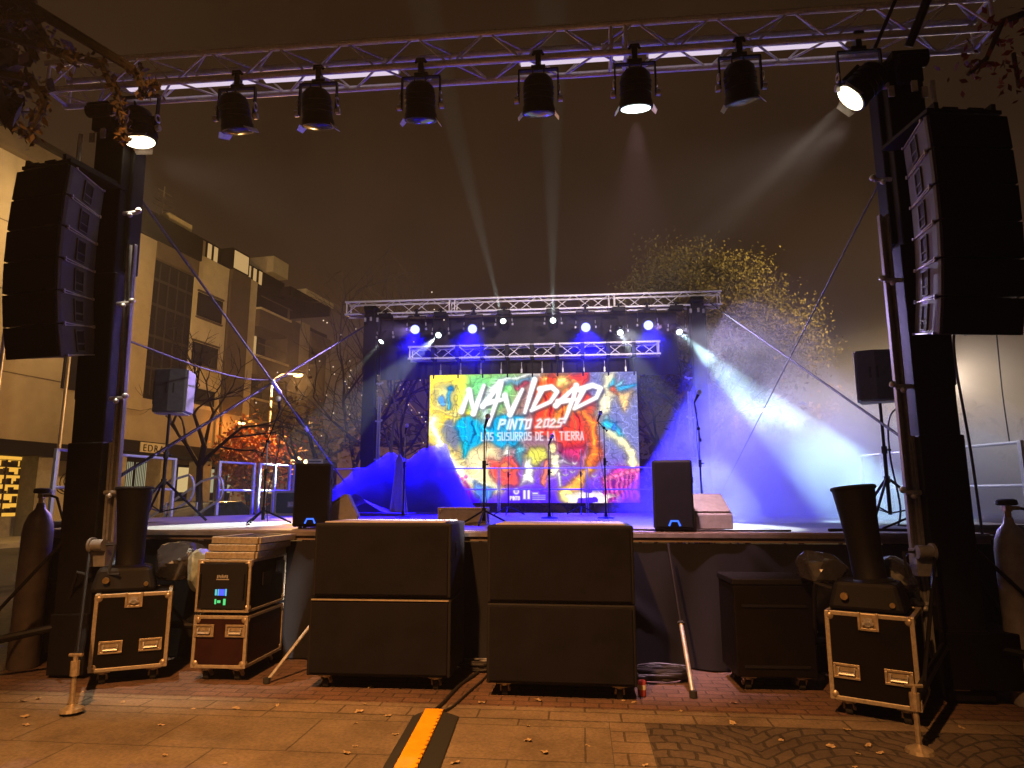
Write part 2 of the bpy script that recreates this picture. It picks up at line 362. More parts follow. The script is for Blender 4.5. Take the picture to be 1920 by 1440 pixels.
# ------------------------------------------------------------------ truss towers
def tower(name, label, X, Y, H, side, scale=1., jk=((-.9, -.85), (.9, -.95))):
    t = thing(name, label, 'lifting tower', (X, Y, 0)); t.scale = (scale,) * 3
    s = side
    b = MB(); b.box((0, 0, .28), (.34, .34, .5)); b.box((0, 0, 1.2), (.34, .28, 1.6)); b.box((0, 0, 2.4), (.31, .24, 2.4)); b.box((-.03 * s, 0, H / 2 + 1.2), (.3, .2, H - 2.4)); b.box((-.04 * s, .1, H - .8), (.4, .18, 1.5))
    b.build('mast', M['black'], t, bevel=.012)
    b = MB()
    xr = .2 * s
    for dx in (0, .055): b.box((xr + dx * s, -.02, 2.1), (.022, .05, 3.6))
    b.box((xr + .027 * s, .01, 2.1), (.05, .02, 3.6)); b.box((xr - .03 * s, -.03, 1.15), (.04, .06, 1.7))
    b.build('rail', M['raila'], t, bevel=.004)
    b = MB()
    for z in (.7, 1.55, 2.4, 3.3, 4.2):
        b.cyl((xr - .05 * s, -.07, z), (xr + .09 * s, -.07, z), .02, n=8); b.ball((xr + .1 * s, -.07, z + .02), .028); b.ball((xr + .03 * s, -.09, z - .03), .024)
    b.each('roller_bracket', M['steel'], t, per=3)
    w_ = MB(); w_.cyl((xr + .0 * s, -.2, 1.1), (xr + .1 * s, -.2, 1.1), .05, n=18); w_.cyl((xr - .02 * s, -.2, 1.1), (xr, -.2, 1.1), .068, n=18); w_.box((xr + .03 * s, -.12, 1.02), (.14, .12, .2))
    wi = w_.build('winch', M['raila'], t, smooth=True)
    h = MB(); h.tube([(xr + .12 * s, -.2, 1.1), (xr + .2 * s, -.2, 1.1), (xr + .2 * s, -.26, .86), (xr + .3 * s, -.26, .86)], .012); h.build('crank_handle', M['rubber'], wi)
    for a in (*jk, (-.9, .5), (.9, .5)):
        lb = MB(); ex, ey = a; lb.tube([(0.12 * np.sign(ex), .12 * np.sign(ey), .42), (ex, ey, .3)], .032, 8); lb.tube([(0.1 * np.sign(ex), .1 * np.sign(ey), 1.2), (ex * .8, ey * .8, .34)], .014, 6)
        lo = lb.build('outrigger', M['black'], t)
        j = MB(); j.cyl((ex, ey, .02), (ex, ey, .38), .016, n=8); j.cyl((ex, ey, .24), (ex, ey, .34), .03, n=10); j.lathe([(.01, .05), (.075, .02), (.08, .0)], 14, Matrix.Translation((ex, ey, .004))); j.tube([(ex - .05, ey, .38), (ex + .05, ey, .38)], .012)
        j.build('screw_jack', M['hinge'], lo)
    b = MB(); b.box((0, 0, H + .02), (.3, .6, .07)); b.box((0, -.24, H - .12), (.2, .06, .2)); b.box((0, .24, H - .12), (.2, .06, .2)); b.cyl((-.12, -.3, H - .05), (.12, -.3, H - .05), .06, n=14)
    b.build('head_fork', M['black'], t, bevel=.008)
    for dx, dy in ((-.14, -.2), (.15, -.16), (.02, -.26)):
        c = MB(); c.box((dx, dy, H - .26), (.05, .02, .1), Matrix.Rotation(.0, 4, 'Z')); c.build('clamp_plate', M['steel'], t, bevel=.004)
    return t
TY = 5.75
tower('lifting_tower', 'tall black lifting tower holding up the left end of the front truss', -4.36, TY, 5.2, 1, 1., ((-.8, -.6), (.76, -1.03))).rotation_euler = (0, R_(-1.6), 0)
tower('lifting_tower', 'tall black lifting tower with crank winch under the right end of the front truss', 2.84, TY, 5.2, -1, 1., ((-.85, -1.19), (.9, -.6)))
pL, pR = onY(690, 880, 15.4), onY(1318, 880, 15.4)
tower('lifting_tower', 'distant black tower under the left end of the rear lighting truss', pL.x, 15.4, 6.0, 1)
tower('lifting_tower', 'distant black tower in smoke under the right end of the rear lighting truss', pR.x, 15.4, 6.0, -1)

# ------------------------------------------------------------------ trusses
def truss(name, label, x0, x1, Y, z, S=.29, bay=.36, joints=(), r=.026, rz=0):
    L = x1 - x0; t = thing(name, label, 'truss', ((x0 + x1) / 2, Y, z), rz); h = S / 2
    cs = [(-h, h), (h, h), (h, -h), (-h, -h)]
    for y, zz in cs: MB().cyl((-L / 2, y, zz), (L / 2, y, zz), r, n=12).build('chord', M['alu'], t, smooth=True)
    nb = max(2, round(L / bay)); bw = L / nb
    for k in range(4):
        (ya, za), (yb, zb) = cs[k], cs[(k + 1) % 4]; b = MB()
        for i in range(nb):
            xa, xb = -L / 2 + i * bw + .02, -L / 2 + (i + 1) * bw - .02
            if (i + k) % 2: b.cyl((xa, ya, za), (xb, yb, zb), r * .36, n=7)
            else: b.cyl((xa, yb, zb), (xb, ya, za), r * .36, n=7)
        for xe in (-L / 2 + .04, L / 2 - .04, *joints, *[j + .13 for j in joints]): b.cyl((xe, ya, za), (xe, yb, zb), r * .55, n=8)
        b.build('lattice', M['alu'], t, smooth=True)
    return t
FT_Y, FT_Z = 5.75, 5.66
truss('front_truss', 'long silver box truss spanning the two front towers above the stage', -5.27, 3.66, FT_Y, FT_Z, .29, .345, (1.15,), r=.03)
ra, rb = onY(652, 563, 15.5), onY(1350, 545, 15.5)
RZ_ = onY(1000, 573, 15.5).z
truss('rear_truss', 'silver rear box truss above the screen with blue and white lamps hanging', ra.x, rb.x, 15.5, RZ_ + .02, .31, .42, (-1.9, 1.9))
ta, tb_ = onY(768, 660, 15.75), onY(1237, 655, 15.75)
sc_t = truss('screen_truss', 'shorter silver truss directly above the glowing screen with black straps', ta.x, tb_.x, 15.75, onY(1000, 659, 15.75).z, .29, .4)
b = MB()
for i in range(9):
    x = -2.4 + i * .6
    b.box((x, 0, .02), (.09, .34, .4)); b.cyl((x, 0, -.15), (x, 0, -.62), .02, n=6)
b.each('strap', M['black'], sc_t, per=2)

# black border cloth above the screen
bo = curtain((ta.x - .9, 16.3), (tb_.x + .5, 16.3), onY(1000, 706, 16.2).z, onY(1000, 590, 16.2).z, .12, .7, 110, 10, 77)
tag(bo.build('border_cloth', M['drape'], smooth=True), 'black border cloth hanging behind the two rear trusses above the screen', 'curtain')

# ------------------------------------------------------------------ lamps
def fixture_parts(kind, d, lensmat, t, drop=.2, s=1.):
    """hang point at origin, body centre `drop` below, beam along d (local)"""
    c = Vector((0, 0, -drop - .14 * s)); d = Vector(d).normalized(); A = Matrix.Translation(c) @ aim(d)
    b = MB(); b.box((0, 0, .0), (.05, .07, .12)); b.box((0, 0, -.07), (.13, .05, .03)); b.tube([(-.06, 0, .03), (-.03, -.05, .06), (.03, -.05, .06), (.06, 0, .03)], .016)
    b.build('clamp', M['black'], t, bevel=.003)
    b = MB(); W = .17 * s
    b.box((0, 0, -.095), (2 * W + .03, .04, .016)); 
    for q in (-1, 1): b.box((q * (W + .01), 0, (-.095 + c.z) / 2 - .01), (.014, .045, abs(c.z) - .08))
    b.build('yoke', M['black'], t, bevel=.003)
    for q in (-1, 1):
        k = MB(); k.cyl((q * (W + .012), 0, c.z), (q * (W + .05), 0, c.z), .03, n=10); k.ring((q * (W + .02), 0, c.z + .1 * s), .035, .009, 'x', 12); k.build('yoke_knob', M['steel'], t, smooth=True)
    if kind == 'fresnel':
        b = MB(); b.lathe([(.02, .22), (.09, .205), (.13, .16), (.138, .1), (.138, -.05), (.15, -.08), (.15, -.13), (.135, -.13)], 22, A @ Matrix.Scale(s, 4))
        for i in range(3): b.lathe([(.136, .1 - i * .05), (.145, .095 - i * .05), (.136, .09 - i * .05)], 22, A @ Matrix.Scale(s, 4))
        b.box((0, .13, .02), (.1, .06, .18), A @ Matrix.Scale(s, 4)); b.tube([(-.05, .0, .2), (-.05, 0, .26), (.05, 0, .26), (.05, 0, .2)], .01, 6, A @ Matrix.Scale(s, 4))
        b.build('body', M['black'], t, smooth=True)
        lz = -.134
        for i in (1, 3):
            T = A @ Matrix.Scale(s, 4) @ Matrix.Rotation(i * math.pi / 2, 4, 'Z') @ Matrix.Translation((0, -.148, -.12)) @ Matrix.Rotation(R_(-38), 4, 'X')
            q = MB(); q.prism([(-.09, 0), (.09, 0), (.07, -.06), (-.07, -.06)], -.002, .002, T @ Matrix.Rotation(R_(90), 4, 'X') @ Matrix.Scale(-1, 4, (0, 1, 0)) @ Matrix.Scale(-1, 4, (0, 1, 0)))
            q.build('barn_door', M['steel'], t)
        rl = .132
    elif kind == 'par':
        b = MB(); b.lathe([(.03, .14), (.1, .13), (.13, .07), (.135, -.1), (.15, -.1), (.15, -.13), (.125, -.13)], 22, A @ Matrix.Scale(s, 4)); b.build('body', M['black'], t, smooth=True); lz = -.12; rl = .125
    else:
        b = MB(); b.lathe([(.04, .18), (.11, .15), (.125, .05), (.115, -.05), (.085, -.15), (.09, -.17), (.075, -.17)], 22, A @ Matrix.Scale(s, 4)); b.build('body', M['black'], t, smooth=True)
        b = MB(); b.box((0, 0, -.07), (.3 * s, .22, .1)); b.build('base', M['black'], t, bevel=.01); lz = -.165; rl = .078
    q = MB(); q.lathe([(.001, -.022), (rl * .6, -.014), (rl, 0)], 22, A @ Matrix.Scale(s, 4) @ Matrix.Translation((0, 0, lz)))
    q.build('lens', lensmat, t, smooth=True)
    return c, c + d * (abs(lz) + .03) * s
def lampthing(name, label, cat, loc, kind, target, lensmat, group, drop=.2, s=1., light=None):
    t = thing(name, label, cat, loc, 0, group); loc = Vector(loc)
    d = (Vector(target) - loc - Vector((0, 0, -drop - .14 * s)))
    c, tip = fixture_parts(kind, d, lensmat, t, drop, s)
    if light: spot(loc + tip, d, *light)
    return t
# front row: eight fresnels aimed down at the stage
fz = FT_Z - .145 - .03
def fx(px): return onY(px, 150, FT_Y - .1).x
front = [(272, Vector((-3.6, 5.9, DZ)), 'warm', 'lit warm fresnel lamp at the left end of the front truss', (700, (1, .85, .62), 34, .8)),
         (452, onZ(700, 990, DZ), 'dim', 'unlit black fresnel lamp tilted right, second from left on the front truss', None),
         (602, onZ(640, 990, DZ), 'dim', 'unlit black fresnel lamp, third from left on the front truss', None),
         (792, onZ(800, 985, DZ), 'dim', 'unlit black fresnel lamp above the left beam, fourth on the front truss', None),
         (1010, onZ(1010, 985, DZ), 'dim', 'unlit black fresnel lamp with side lever near the middle of the front truss', None),
         (1190, onZ(1180, 1000, DZ), 'white', 'fresnel lamp showing a thin slit of lit lens, right of the truss centre', (2000, (1, .6, .74), 42, .9)),
         (1386, onZ(1500, 975, DZ), 'dim', 'unlit black fresnel lamp turned right, second from right on the front truss', None),
         (1612, Vector((-1.6, 6.3, DZ)), 'warm', 'brightly lit fresnel lamp throwing a beam left, beside the right tower', (9000, (1, .9, .78), 12, .7))]
for i, (px, tg, lens, lab, lt) in enumerate(front):
    drop = .25 if 0 < i < 7 else .3
    if lens == 'dim' : tg = Vector((fx(px) + (tg.x - fx(px)) * .35, 6.9, DZ))
    elif lens == 'white': tg = Vector((fx(px), 6.7, DZ))
    lampthing('fresnel_lamp', lab, 'stage lamp', (fx(px), FT_Y - .145 if i not in (0, 7) else FT_Y - .12, fz), 'fresnel', tg, E_[lens] if lens != 'dim' else M['glassd'], 'fresnel lamps on the front truss', drop, 1.0, lt)
for i_, tg_, w_d in ((7, Vector((-6.9, 10.6, 2.0)), 34),):   # added spot at the lit fresnel, whitening the guard rails
    lx = fx(front[i_][0]); q_ = Vector((lx, FT_Y + .12, fz - .64)); spot(q_, tg_ - q_, 1700, (1, .9, .86), w_d, 1.0, .1, 'fresnel_fill')
q_ = onY(1161, 620, 15.0); spot(q_, Vector((5.1, 9.6, 2.0)) - q_, 2600, (.9, .97, 1), 26, .8, .06, 'beam_fill')  # added spot at a beam lamp, lightening the right guard rails
for i_, tx in ((0, 2.0), (7, -1.5)):   # added fill spots at the two lit fresnels, brightening the rear trusses
    lx = fx(front[i_][0]); spot((lx, FT_Y + .12, fz - .64), Vector((tx, 15.5, 5.6)) - Vector((lx, FT_Y, fz - .64)), 5200 if i_ else 2200, (1, .84, .8), 50, 1.0, .1, 'fresnel_fill')
for px_, py_, tx_, e_w in ((1269, 618, 4.6, 1500), (1161, 620, 2.4, 450)):   # added soft fill at the two right beam lamps for the smoke
    p = onY(px_, py_, 15.0); spot(p, Vector((tx_, 9.5, 1.6)) - p, e_w, (.74, .72, 1), 70, 1.0, .06, 'beam_fill')
# white bars lying in the front truss, given an added glow
for i, (a, c_) in enumerate(((235, 480), (490, 748), (972, 1180), (1215, 1360), (1415, 1595))):
    xa, xb = onY(a, 150, FT_Y).x, onY(c_, 120, FT_Y).x
    t = thing('glow_bar', ['pale bar with added glow inside the far left of the front truss', 'lilac bar with added glow left of the centre of the front truss', 'lilac bar with added glow in the middle of the front truss', 'short pale bar with added glow right of the centre of the front truss', 'pale bar with added glow next to the right tower in the front truss'][i], 'glowing bar', ((xa + xb) / 2, FT_Y + .03, FT_Z - .06), 0, 'bars with added glow inside the front truss')
    MB().box((0, 0, .025), (xb - xa, .09, .05)).build('housing', M['trimbar'], t, bevel=.005)
    MB().box((0, 0, -.012), (xb - xa - .04, .06, .02)).build('glow_face', E_['batten'], t)  # bar glows by itself in place of the stage light it reflects
# rear lamps
BL = (.005, .0, 1.0); WH = (.82, 1, .95)
def rearx(px): return onY(px, 600, 15.4).x
rz0 = RZ_ - .15
blues = [(781, 615, (-3.0, 12.0), 'leftmost blue wash lamp on the rear truss'), (888, 614, (-3.2, 11.4), 'blue wash lamp second from left on the rear truss'), (1098, 611, (.6, 10.5), 'blue wash lamp second from right on the rear truss'), (1214, 607, (2.6, 11), 'rightmost blue wash lamp on the rear truss')]
for px, py, (tx, ty), lab in blues:
    p = onY(px, py, 15.3); drop = rz0 - p.z - .14
    lampthing('wash_lamp', lab, 'stage lamp', (p.x, 15.3, rz0), 'par', (tx * .35 + p.x * .65, 3.0, 1.5), E_['blue'], 'blue wash lamps on the rear truss', drop, 1.2, None)
    spot(Vector((p.x, 15.12, p.z - .1)), Vector((tx * .4 + p.x * .6, 13.2, DZ)) - p, 10000, BL, 84, .9, .08, 'blue_wash')
    spot(Vector((p.x, 15.1, p.z - .12)), (0, -1, -.25), 75, (.05, .03, 1), 172, .5, .1, 'blue_glow')
    if px < 800 or px > 1200: spot(Vector((p.x, 15.1, p.z - .1)), Vector((4.6 if px > 1000 else -6.0, 5.5, 2.6)) - p, 3800, (.5, .34, 1), 27, .9, .08, 'array_fill')  # added lilac spots aimed to colour the line arrays
beams = [(722, 632, onY(420, 980, 12.5), 'leftmost white beam lamp on the rear truss, aimed down left', 8, 15000), (826, 625, onZ(430, 984, DZ), 'white beam lamp between the two left blue lamps', 9, 30000),
         (945, 608, onY(800, 30, 7.0), 'white beam lamp aimed up and left beside a blue lamp', 2.8, 40000), (1037, 606, onY(1033, 40, 6.5), 'white beam lamp aimed straight up near the middle of the rear truss', 2.8, 40000),
         (1161, 620, onZ(1365, 986, DZ), 'white beam lamp between the two right blue lamps, aimed down right', 9, 17000), (1269, 618, onZ(1660, 980, DZ), 'rightmost white beam lamp on the rear truss', 11, 19000)]
for px, py, tg, lab, deg, en in beams:
    p = onY(px, py, 15.3); drop = rz0 - p.z - .14
    lampthing('beam_lamp', lab, 'stage lamp', (p.x, 15.3, rz0), 'beam', tg, E_['white'], 'white beam lamps on the rear truss', drop, 1.0, (en, (.55, .95, 1) if px == 1269 else WH, deg, .35, .03))
# ================================================================== LED SCREEN
def screen_art(Wp=420, Hp=254):
    g = np.random.default_rng(5)
    X, Y = np.meshgrid((np.arange(Wp) + .5) / Wp * 1790 + 66, (np.arange(Hp) + .5) / Hp * 1090 + 52)   # art space
    def noise(sc, seed, oct=3):
        q = np.random.default_rng(seed); out = np.zeros_like(X); amp = 1; tot = 0
        for o in range(oct):
            s = sc / 2 ** o; gx = int(2000 / s) + 3; gy = int(1300 / s) + 3; G = q.random((gy, gx)); fx_, fy_ = X / s, Y / s
            ix, iy = fx_.astype(int), fy_.astype(int); tx, ty = fx_ - ix, fy_ - iy; tx = tx * tx * (3 - 2 * tx); ty = ty * ty * (3 - 2 * ty)
            v = (G[iy, ix] * (1 - tx) + G[iy, ix + 1] * tx) * (1 - ty) + (G[iy + 1, ix] * (1 - tx) + G[iy + 1, ix + 1] * tx) * ty
            out += amp * v; tot += amp; amp *= .55
        return out / tot
    wx = (noise(120, 1) - .5) * 90; wy = (noise(120, 2) - .5) * 90; XX, YY = X + wx, Y + wy
    img = np.zeros((Hp, Wp, 3)); img[:] = (120, 96, 118)
    bx_ = np.clip((X - 300) / 1400, 0, 1)[..., None]; img[:] = np.where(bx_ < .45, (190, 170, 80) * (1 - bx_ / .45) + np.array((150, 105, 105)) * (bx_ / .45), np.array((150, 105, 105)) * (1 - (bx_ - .45) / .55) + np.array((112, 108, 160)) * ((bx_ - .45) / .55))
    sm = lambda d, w_: 1 / (1 + np.exp(np.clip(d / w_, -40, 40)))
    def put(mask, col, o=.26):
        img[:] = img * (1 - mask[..., None]) + np.array(col, float) * mask[..., None]
        img[:] *= (1 - o * np.clip(4 * mask * (1 - mask), 0, 1) ** 2)[..., None]
    def poly_mask(pts, soft=10, warp=True):
        px, py = (XX, YY) if warp else (X, Y); P = np.array(pts, float); ins = np.zeros_like(X, bool); dmin = np.full_like(X, 1e9)
        for i in range(len(P)):
            a, b_ = P[i], P[(i + 1) % len(P)]; ap = np.stack([px - a[0], py - a[1]], -1); ab = b_ - a
            t = np.clip((ap @ ab) / (ab @ ab + 1e-9), 0, 1); dd = np.hypot(ap[..., 0] - t * ab[0], ap[..., 1] - t * ab[1]); dmin = np.minimum(dmin, dd)
            c = ((a[1] > py) != (b_[1] > py)) & (px < (b_[0] - a[0]) * (py - a[1]) / (b_[1] - a[1] + 1e-9) + a[0]); ins ^= c
        return sm(np.where(ins, -dmin, dmin), soft)
    def line(pts, w0, w1=None, soft=4, warp=False):
        w1 = w0 if w1 is None else w1; px, py = (XX, YY) if warp else (X, Y); best = np.full_like(X, 1e9); P = np.array(pts, float); n = len(P) - 1
        for i in range(n):
            a, b_ = P[i], P[i + 1]; ab = b_ - a; ap = np.stack([px - a[0], py - a[1]], -1); t = np.clip((ap @ ab) / (ab @ ab + 1e-9), 0, 1)
            wd = (w0 + (w1 - w0) * (i + t) / n) / 2; best = np.minimum(best, np.hypot(ap[..., 0] - t * ab[0], ap[..., 1] - t * ab[1]) - wd)
        return sm(best, soft)
    n1, n2, n3 = noise(150, 3, 2), noise(80, 4, 2), noise(14, 6, 2)
    # base fields
    put(sm(XX - 520, 50) * sm(YY - 640, 60), (250, 205, 20), 0); put(sm(np.hypot(X - 250, Y - 160) - 210, 60), (255, 232, 40), 0)
    put(poly_mask([(400, 40), (860, 40), (800, 300), (560, 430), (380, 330)], 26), (110, 200, 110), 0)
    put(sm(np.hypot((XX - 270) / 90, (YY - 570) / 130) - 1, .08), (105, 112, 128), 0)
    put(poly_mask([(1420, 40), (1900, 40), (1900, 860), (1560, 900), (1480, 500)], 30), (108, 112, 165), 0)
    put(sm(-(Y - 830), 60), (120, 70, 205), 0); put(sm(-(Y - 1010), 40), (70, 30, 235), 0)
    put(poly_mask([(40, 640), (110, 660), (230, 820), (400, 930), (560, 1150), (40, 1150)], 8, False), (42, 0, 255))
    # flows
    put(poly_mask([(350, 400), (560, 430), (700, 400), (900, 400), (925, 570), (850, 660), (700, 670), (560, 630), (470, 700), (385, 770), (360, 620), (320, 520)], 10), (0, 165, 225))
    put(poly_mask([(980, 60), (1440, 60), (1400, 190), (1500, 300), (1500, 500), (1540, 640), (1510, 820), (1430, 900), (1420, 620), (1350, 780), (1180, 660), (985, 570)], 10), (238, 60, 20))
    put(poly_mask([(1190, 690), (1380, 680), (1360, 800), (1260, 780)], 20), (215, 50, 110))
    put(line([(1180, 420), (1290, 330), (1440, 420), (1490, 620), (1440, 860), (1330, 1000)], 90, 60, 14, True), (255, 140, 20))
    for q_ in range(9): put(line([(1010 + 40 * q_, 150 + 20 * (q_ % 3)), (1080 + 36 * q_, 330), (1020 + 50 * q_, 520 + 12 * q_)], 16, 5, 4, True) * .8, ((255, 190, 60), (150, 20, 10), (255, 120, 40))[q_ % 3]); put(line([(400 + 52 * q_, 450), (430 + 50 * q_, 540), (400 + 50 * q_, 640)], 13, 4, 4, True) * .8, ((120, 225, 250), (5, 80, 140), (30, 200, 235))[q_ % 3])
    put(line([(1060, 90), (1180, 160), (1330, 110)], 60, 40, 14, True) * (n2 > .45), (255, 200, 90))
    put(line([(1240, 110), (1210, 150)], 90, 60, 14, True), (255, 225, 120))
    put(line([(730, 140), (880, 120), (980, 90)], 50, 20, 10, True), (60, 150, 210)); put(line([(830, 170), (920, 140)], 34, 20, 8, True), (200, 60, 90))
    put(line([(580, 230), (700, 130), (860, 80), (1000, 62)], 70, 26, 12, True), (250, 255, 250))
    put(line([(560, 400), (520, 300), (600, 260)], 90, 60, 20, True), (225, 250, 240))
    sw = [(120, 440), (120, 560), (180, 720), (300, 850), (460, 940), (640, 990)]
    put(line(sw, 110, 180, 22, True), (255, 228, 90), .1); put(line(sw, 60, 95, 12, True), (255, 253, 225), .1)
    put(poly_mask([(400, 720), (620, 680), (690, 760), (640, 1010), (500, 1000), (420, 860)], 20) * .9, (252, 236, 165), .1)
    put(poly_mask([(460, 960), (620, 1040), (560, 1140), (520, 1140)], 10), (70, 120, 230))
    put(line([(400, 640), (385, 740)], 60, 30, 10, True), (0, 185, 215)); put(line([(880, 680), (840, 800)], 50, 20, 12, True), (60, 170, 190))
    # small birds and petals (plain shapes)
    put(sm(np.hypot(XX - 200, YY - 240) - 110, 26) * .8, (255, 245, 170)); put(line([(250, 170), (235, 250), (245, 320)], 44, 22, 6, True), (40, 170, 225)); put(line([(160, 270), (200, 300)], 46, 26, 6, True), (70, 150, 245)); put(line([(230, 170), (280, 205)], 34, 10, 6, True), (30, 130, 190))
    for a in range(4):
        t = a * math.pi / 2 + .1; put(line([(295, 400), (295 + 90 * math.cos(t), 400 + 90 * math.sin(t))], 34, 2, 5), (255, 238, 120))
    put(poly_mask([(1570, 80), (1680, 60), (1690, 190), (1640, 300), (1600, 420), (1500, 400), (1520, 290), (1590, 220)], 14), (238, 228, 175))
    for x0, y0, x1, y1, c in ((1640, 180, 1660, 120, (60, 190, 235)), (1680, 190, 1740, 130, (150, 215, 240)), (1700, 205, 1850, 165, (40, 165, 225)), (1650, 200, 1700, 250, (205, 80, 30))): put(line([(x0, y0), (x1, y1)], 52, 16, 6), c)
    put(poly_mask([(1660, 240), (1830, 230), (1800, 360), (1740, 400), (1690, 320)], 14), (240, 195, 110))
    put(line([(1560, 470), (1620, 560), (1700, 640), (1780, 740), (1800, 830)], 60, 90, 12, True), (250, 240, 170)); put(line([(1570, 470), (1650, 520), (1690, 590)], 70, 30, 8, True), (40, 175, 225)); put(line([(1650, 540), (1690, 510)], 40, 10, 6, True), (60, 120, 220))
    put(line([(1450, 860), (1340, 980), (1240, 1060)], 70, 120, 14, True), (255, 175, 60)); put(sm(np.hypot((XX - 1250) / 70, (YY - 1090) / 60) - 1, .15), (255, 235, 130))
    # figures
    put(poly_mask([(590, 770), (690, 790), (740, 730), (800, 740), (860, 1000), (800, 1010), (660, 1000), (610, 900)], 10), (225, 80, 62)); put(poly_mask([(700, 730), (755, 650), (800, 730)], 8), (255, 250, 225)); put(poly_mask([(690, 830), (730, 790), (780, 840), (730, 900)], 8), (245, 130, 70))
    put(poly_mask([(890, 760), (960, 680), (1070, 690), (1090, 780), (1000, 830), (940, 820)], 10), (205, 200, 70)); put(poly_mask([(900, 760), (960, 770), (980, 860), (960, 1000), (870, 1000), (890, 880)], 8), (250, 248, 225)); put(poly_mask([(1060, 800), (1100, 790), (1090, 1000), (1030, 990)], 8), (235, 120, 80))
    put(sm(np.hypot((X - 1135) / 32, (Y - 690) / 46) - 1, .15), (245, 225, 150)); put(poly_mask([(1100, 740), (1180, 740), (1190, 850), (1160, 920), (1110, 900)], 8), (252, 238, 185)); put(line([(1185, 900), (1195, 1000)], 30, 18, 6), (252, 246, 230)); put(line([(1190, 800), (1290, 810)], 44, 10, 8, True), (190, 175, 190))
    for x, y in ((1320, 820), (1300, 890), (1240, 915), (1480, 925)): put(line([(x - 18, y - 6), (x, y + 4), (x + 18, y - 8)], 9, 7, 3), (250, 240, 235))
    for i in range(10):   # left crowd
        x = 90 + i * 34; y = 870 + abs(i - 3) * 9 + (i % 3) * 14; put(sm(np.hypot(X - x, Y - y) - 13, 4), (255, 90, 200)); put(line([(x, y + 20), (x + 14, y + 70), (x + 24, y + 170 + 20 * (i % 2))], 20, 8, 6, True) * .8, (225, 20, 215))
    put(poly_mask([(1530, 960), (1640, 880), (1800, 840), (1875, 850), (1870, 1140), (1570, 1140), (1530, 1060)], 10), (215, 60, 165))
    for i in range(7):
        x = 1570 + i * 45; y = 950 - i * 14; put(sm(np.hypot(X - x, Y - y) - 20, 5), (255, 120, 170)); put(line([(x, y + 30), (x + 6, 1110)], 16, 10, 5, True), (255, 110, 205)); put(line([(x + 22, y + 30), (x + 26, 1120)], 8, 8, 4, True), (90, 20, 150))
    put((noise(40, 21, 1) > .55) * sm(np.hypot((X - 1420) / 240, (Y - 1110) / 70) - 1, .1) * .9, (250, 235, 220))
    # painterly outline: dark thin contours, light ridges
    for ns, lv, wd, dk in ((n1, (.36, .5, .64), .01, .26), (n2, (.42, .58), .012, .2)):
        for L_ in lv: img *= (1 - dk * np.exp(-((ns - L_) / wd) ** 2) * sm(-(400 - 0 * X), 1))[..., None] if False else (1 - dk * np.exp(-((ns - L_) / wd) ** 2) * (.35 + .65 * sm(np.abs(Y - 480) - 460, 60)))[..., None]
    rid = np.exp(-((noise(110, 9, 2) - .5) / .016) ** 2); img += rid[..., None] * (img * .32 + 4)
    sp = (g.random(X.shape) > .965); dots = sp & ((np.hypot(X - 150, Y - 500) < 330) | ((X > 1500)) | (np.hypot(X - 560, Y - 880) < 220))
    spd = dots.astype(float); img[:] = np.where(spd[..., None] > 0, img * .62 + 255 * .38 * ((X > 1450) | (X < 0))[..., None], img)
    # lettering
    def text(strokes, ox, oy, sx_, sy_, shear, w_, col=(255, 255, 255), shadow=.65, soft=5):
        ms = np.zeros_like(X); sh = np.zeros_like(X)
        for st_ in strokes:
            pts = [(ox + u * sx_ + (1 - v) * sy_ * shear, oy + v * sy_) for u, v in st_]; ms = np.maximum(ms, line(pts, w_, w_ * .82, soft)); 
            if shadow: sh = np.maximum(sh, line([(a + 9, b_ + 11) for a, b_ in pts], w_ * 1.15, w_, soft + 3))
        if shadow: put(sh * shadow, (60, 45, 70), 0)
        put(ms, col, 0)
    big = [[(350, 372), (420, 190)], [(415, 190), (462, 385)], [(455, 392), (545, 150)], [(535, 330), (700, 128)], [(692, 130), (668, 250), (585, 490)], [(560, 305), (735, 268)],
           [(728, 240), (772, 400)], [(772, 404), (880, 190)], [(985, 110), (900, 388)], [(1050, 190), (962, 366)], [(1030, 190), (1130, 172), (1178, 215), (1120, 300), (955, 372)],
           [(1165, 332), (1345, 165)], [(1342, 165), (1318, 260), (1235, 472)], [(1185, 300), (1345, 282)], [(1400, 205), (1325, 352)], [(1365, 200), (1480, 165), (1548, 190), (1510, 270), (1320, 362)]]
    sh = np.zeros_like(X); ms = np.zeros_like(X)
    for s_ in big: sh = np.maximum(sh, line([(a + 10, b_ + 14) for a, b_ in s_], 52, 40, 6)); ms = np.maximum(ms, line(s_, 50, 28, 4))
    put(sh * .7, (85, 75, 85), .2); put(ms, (255, 255, 255), 0)
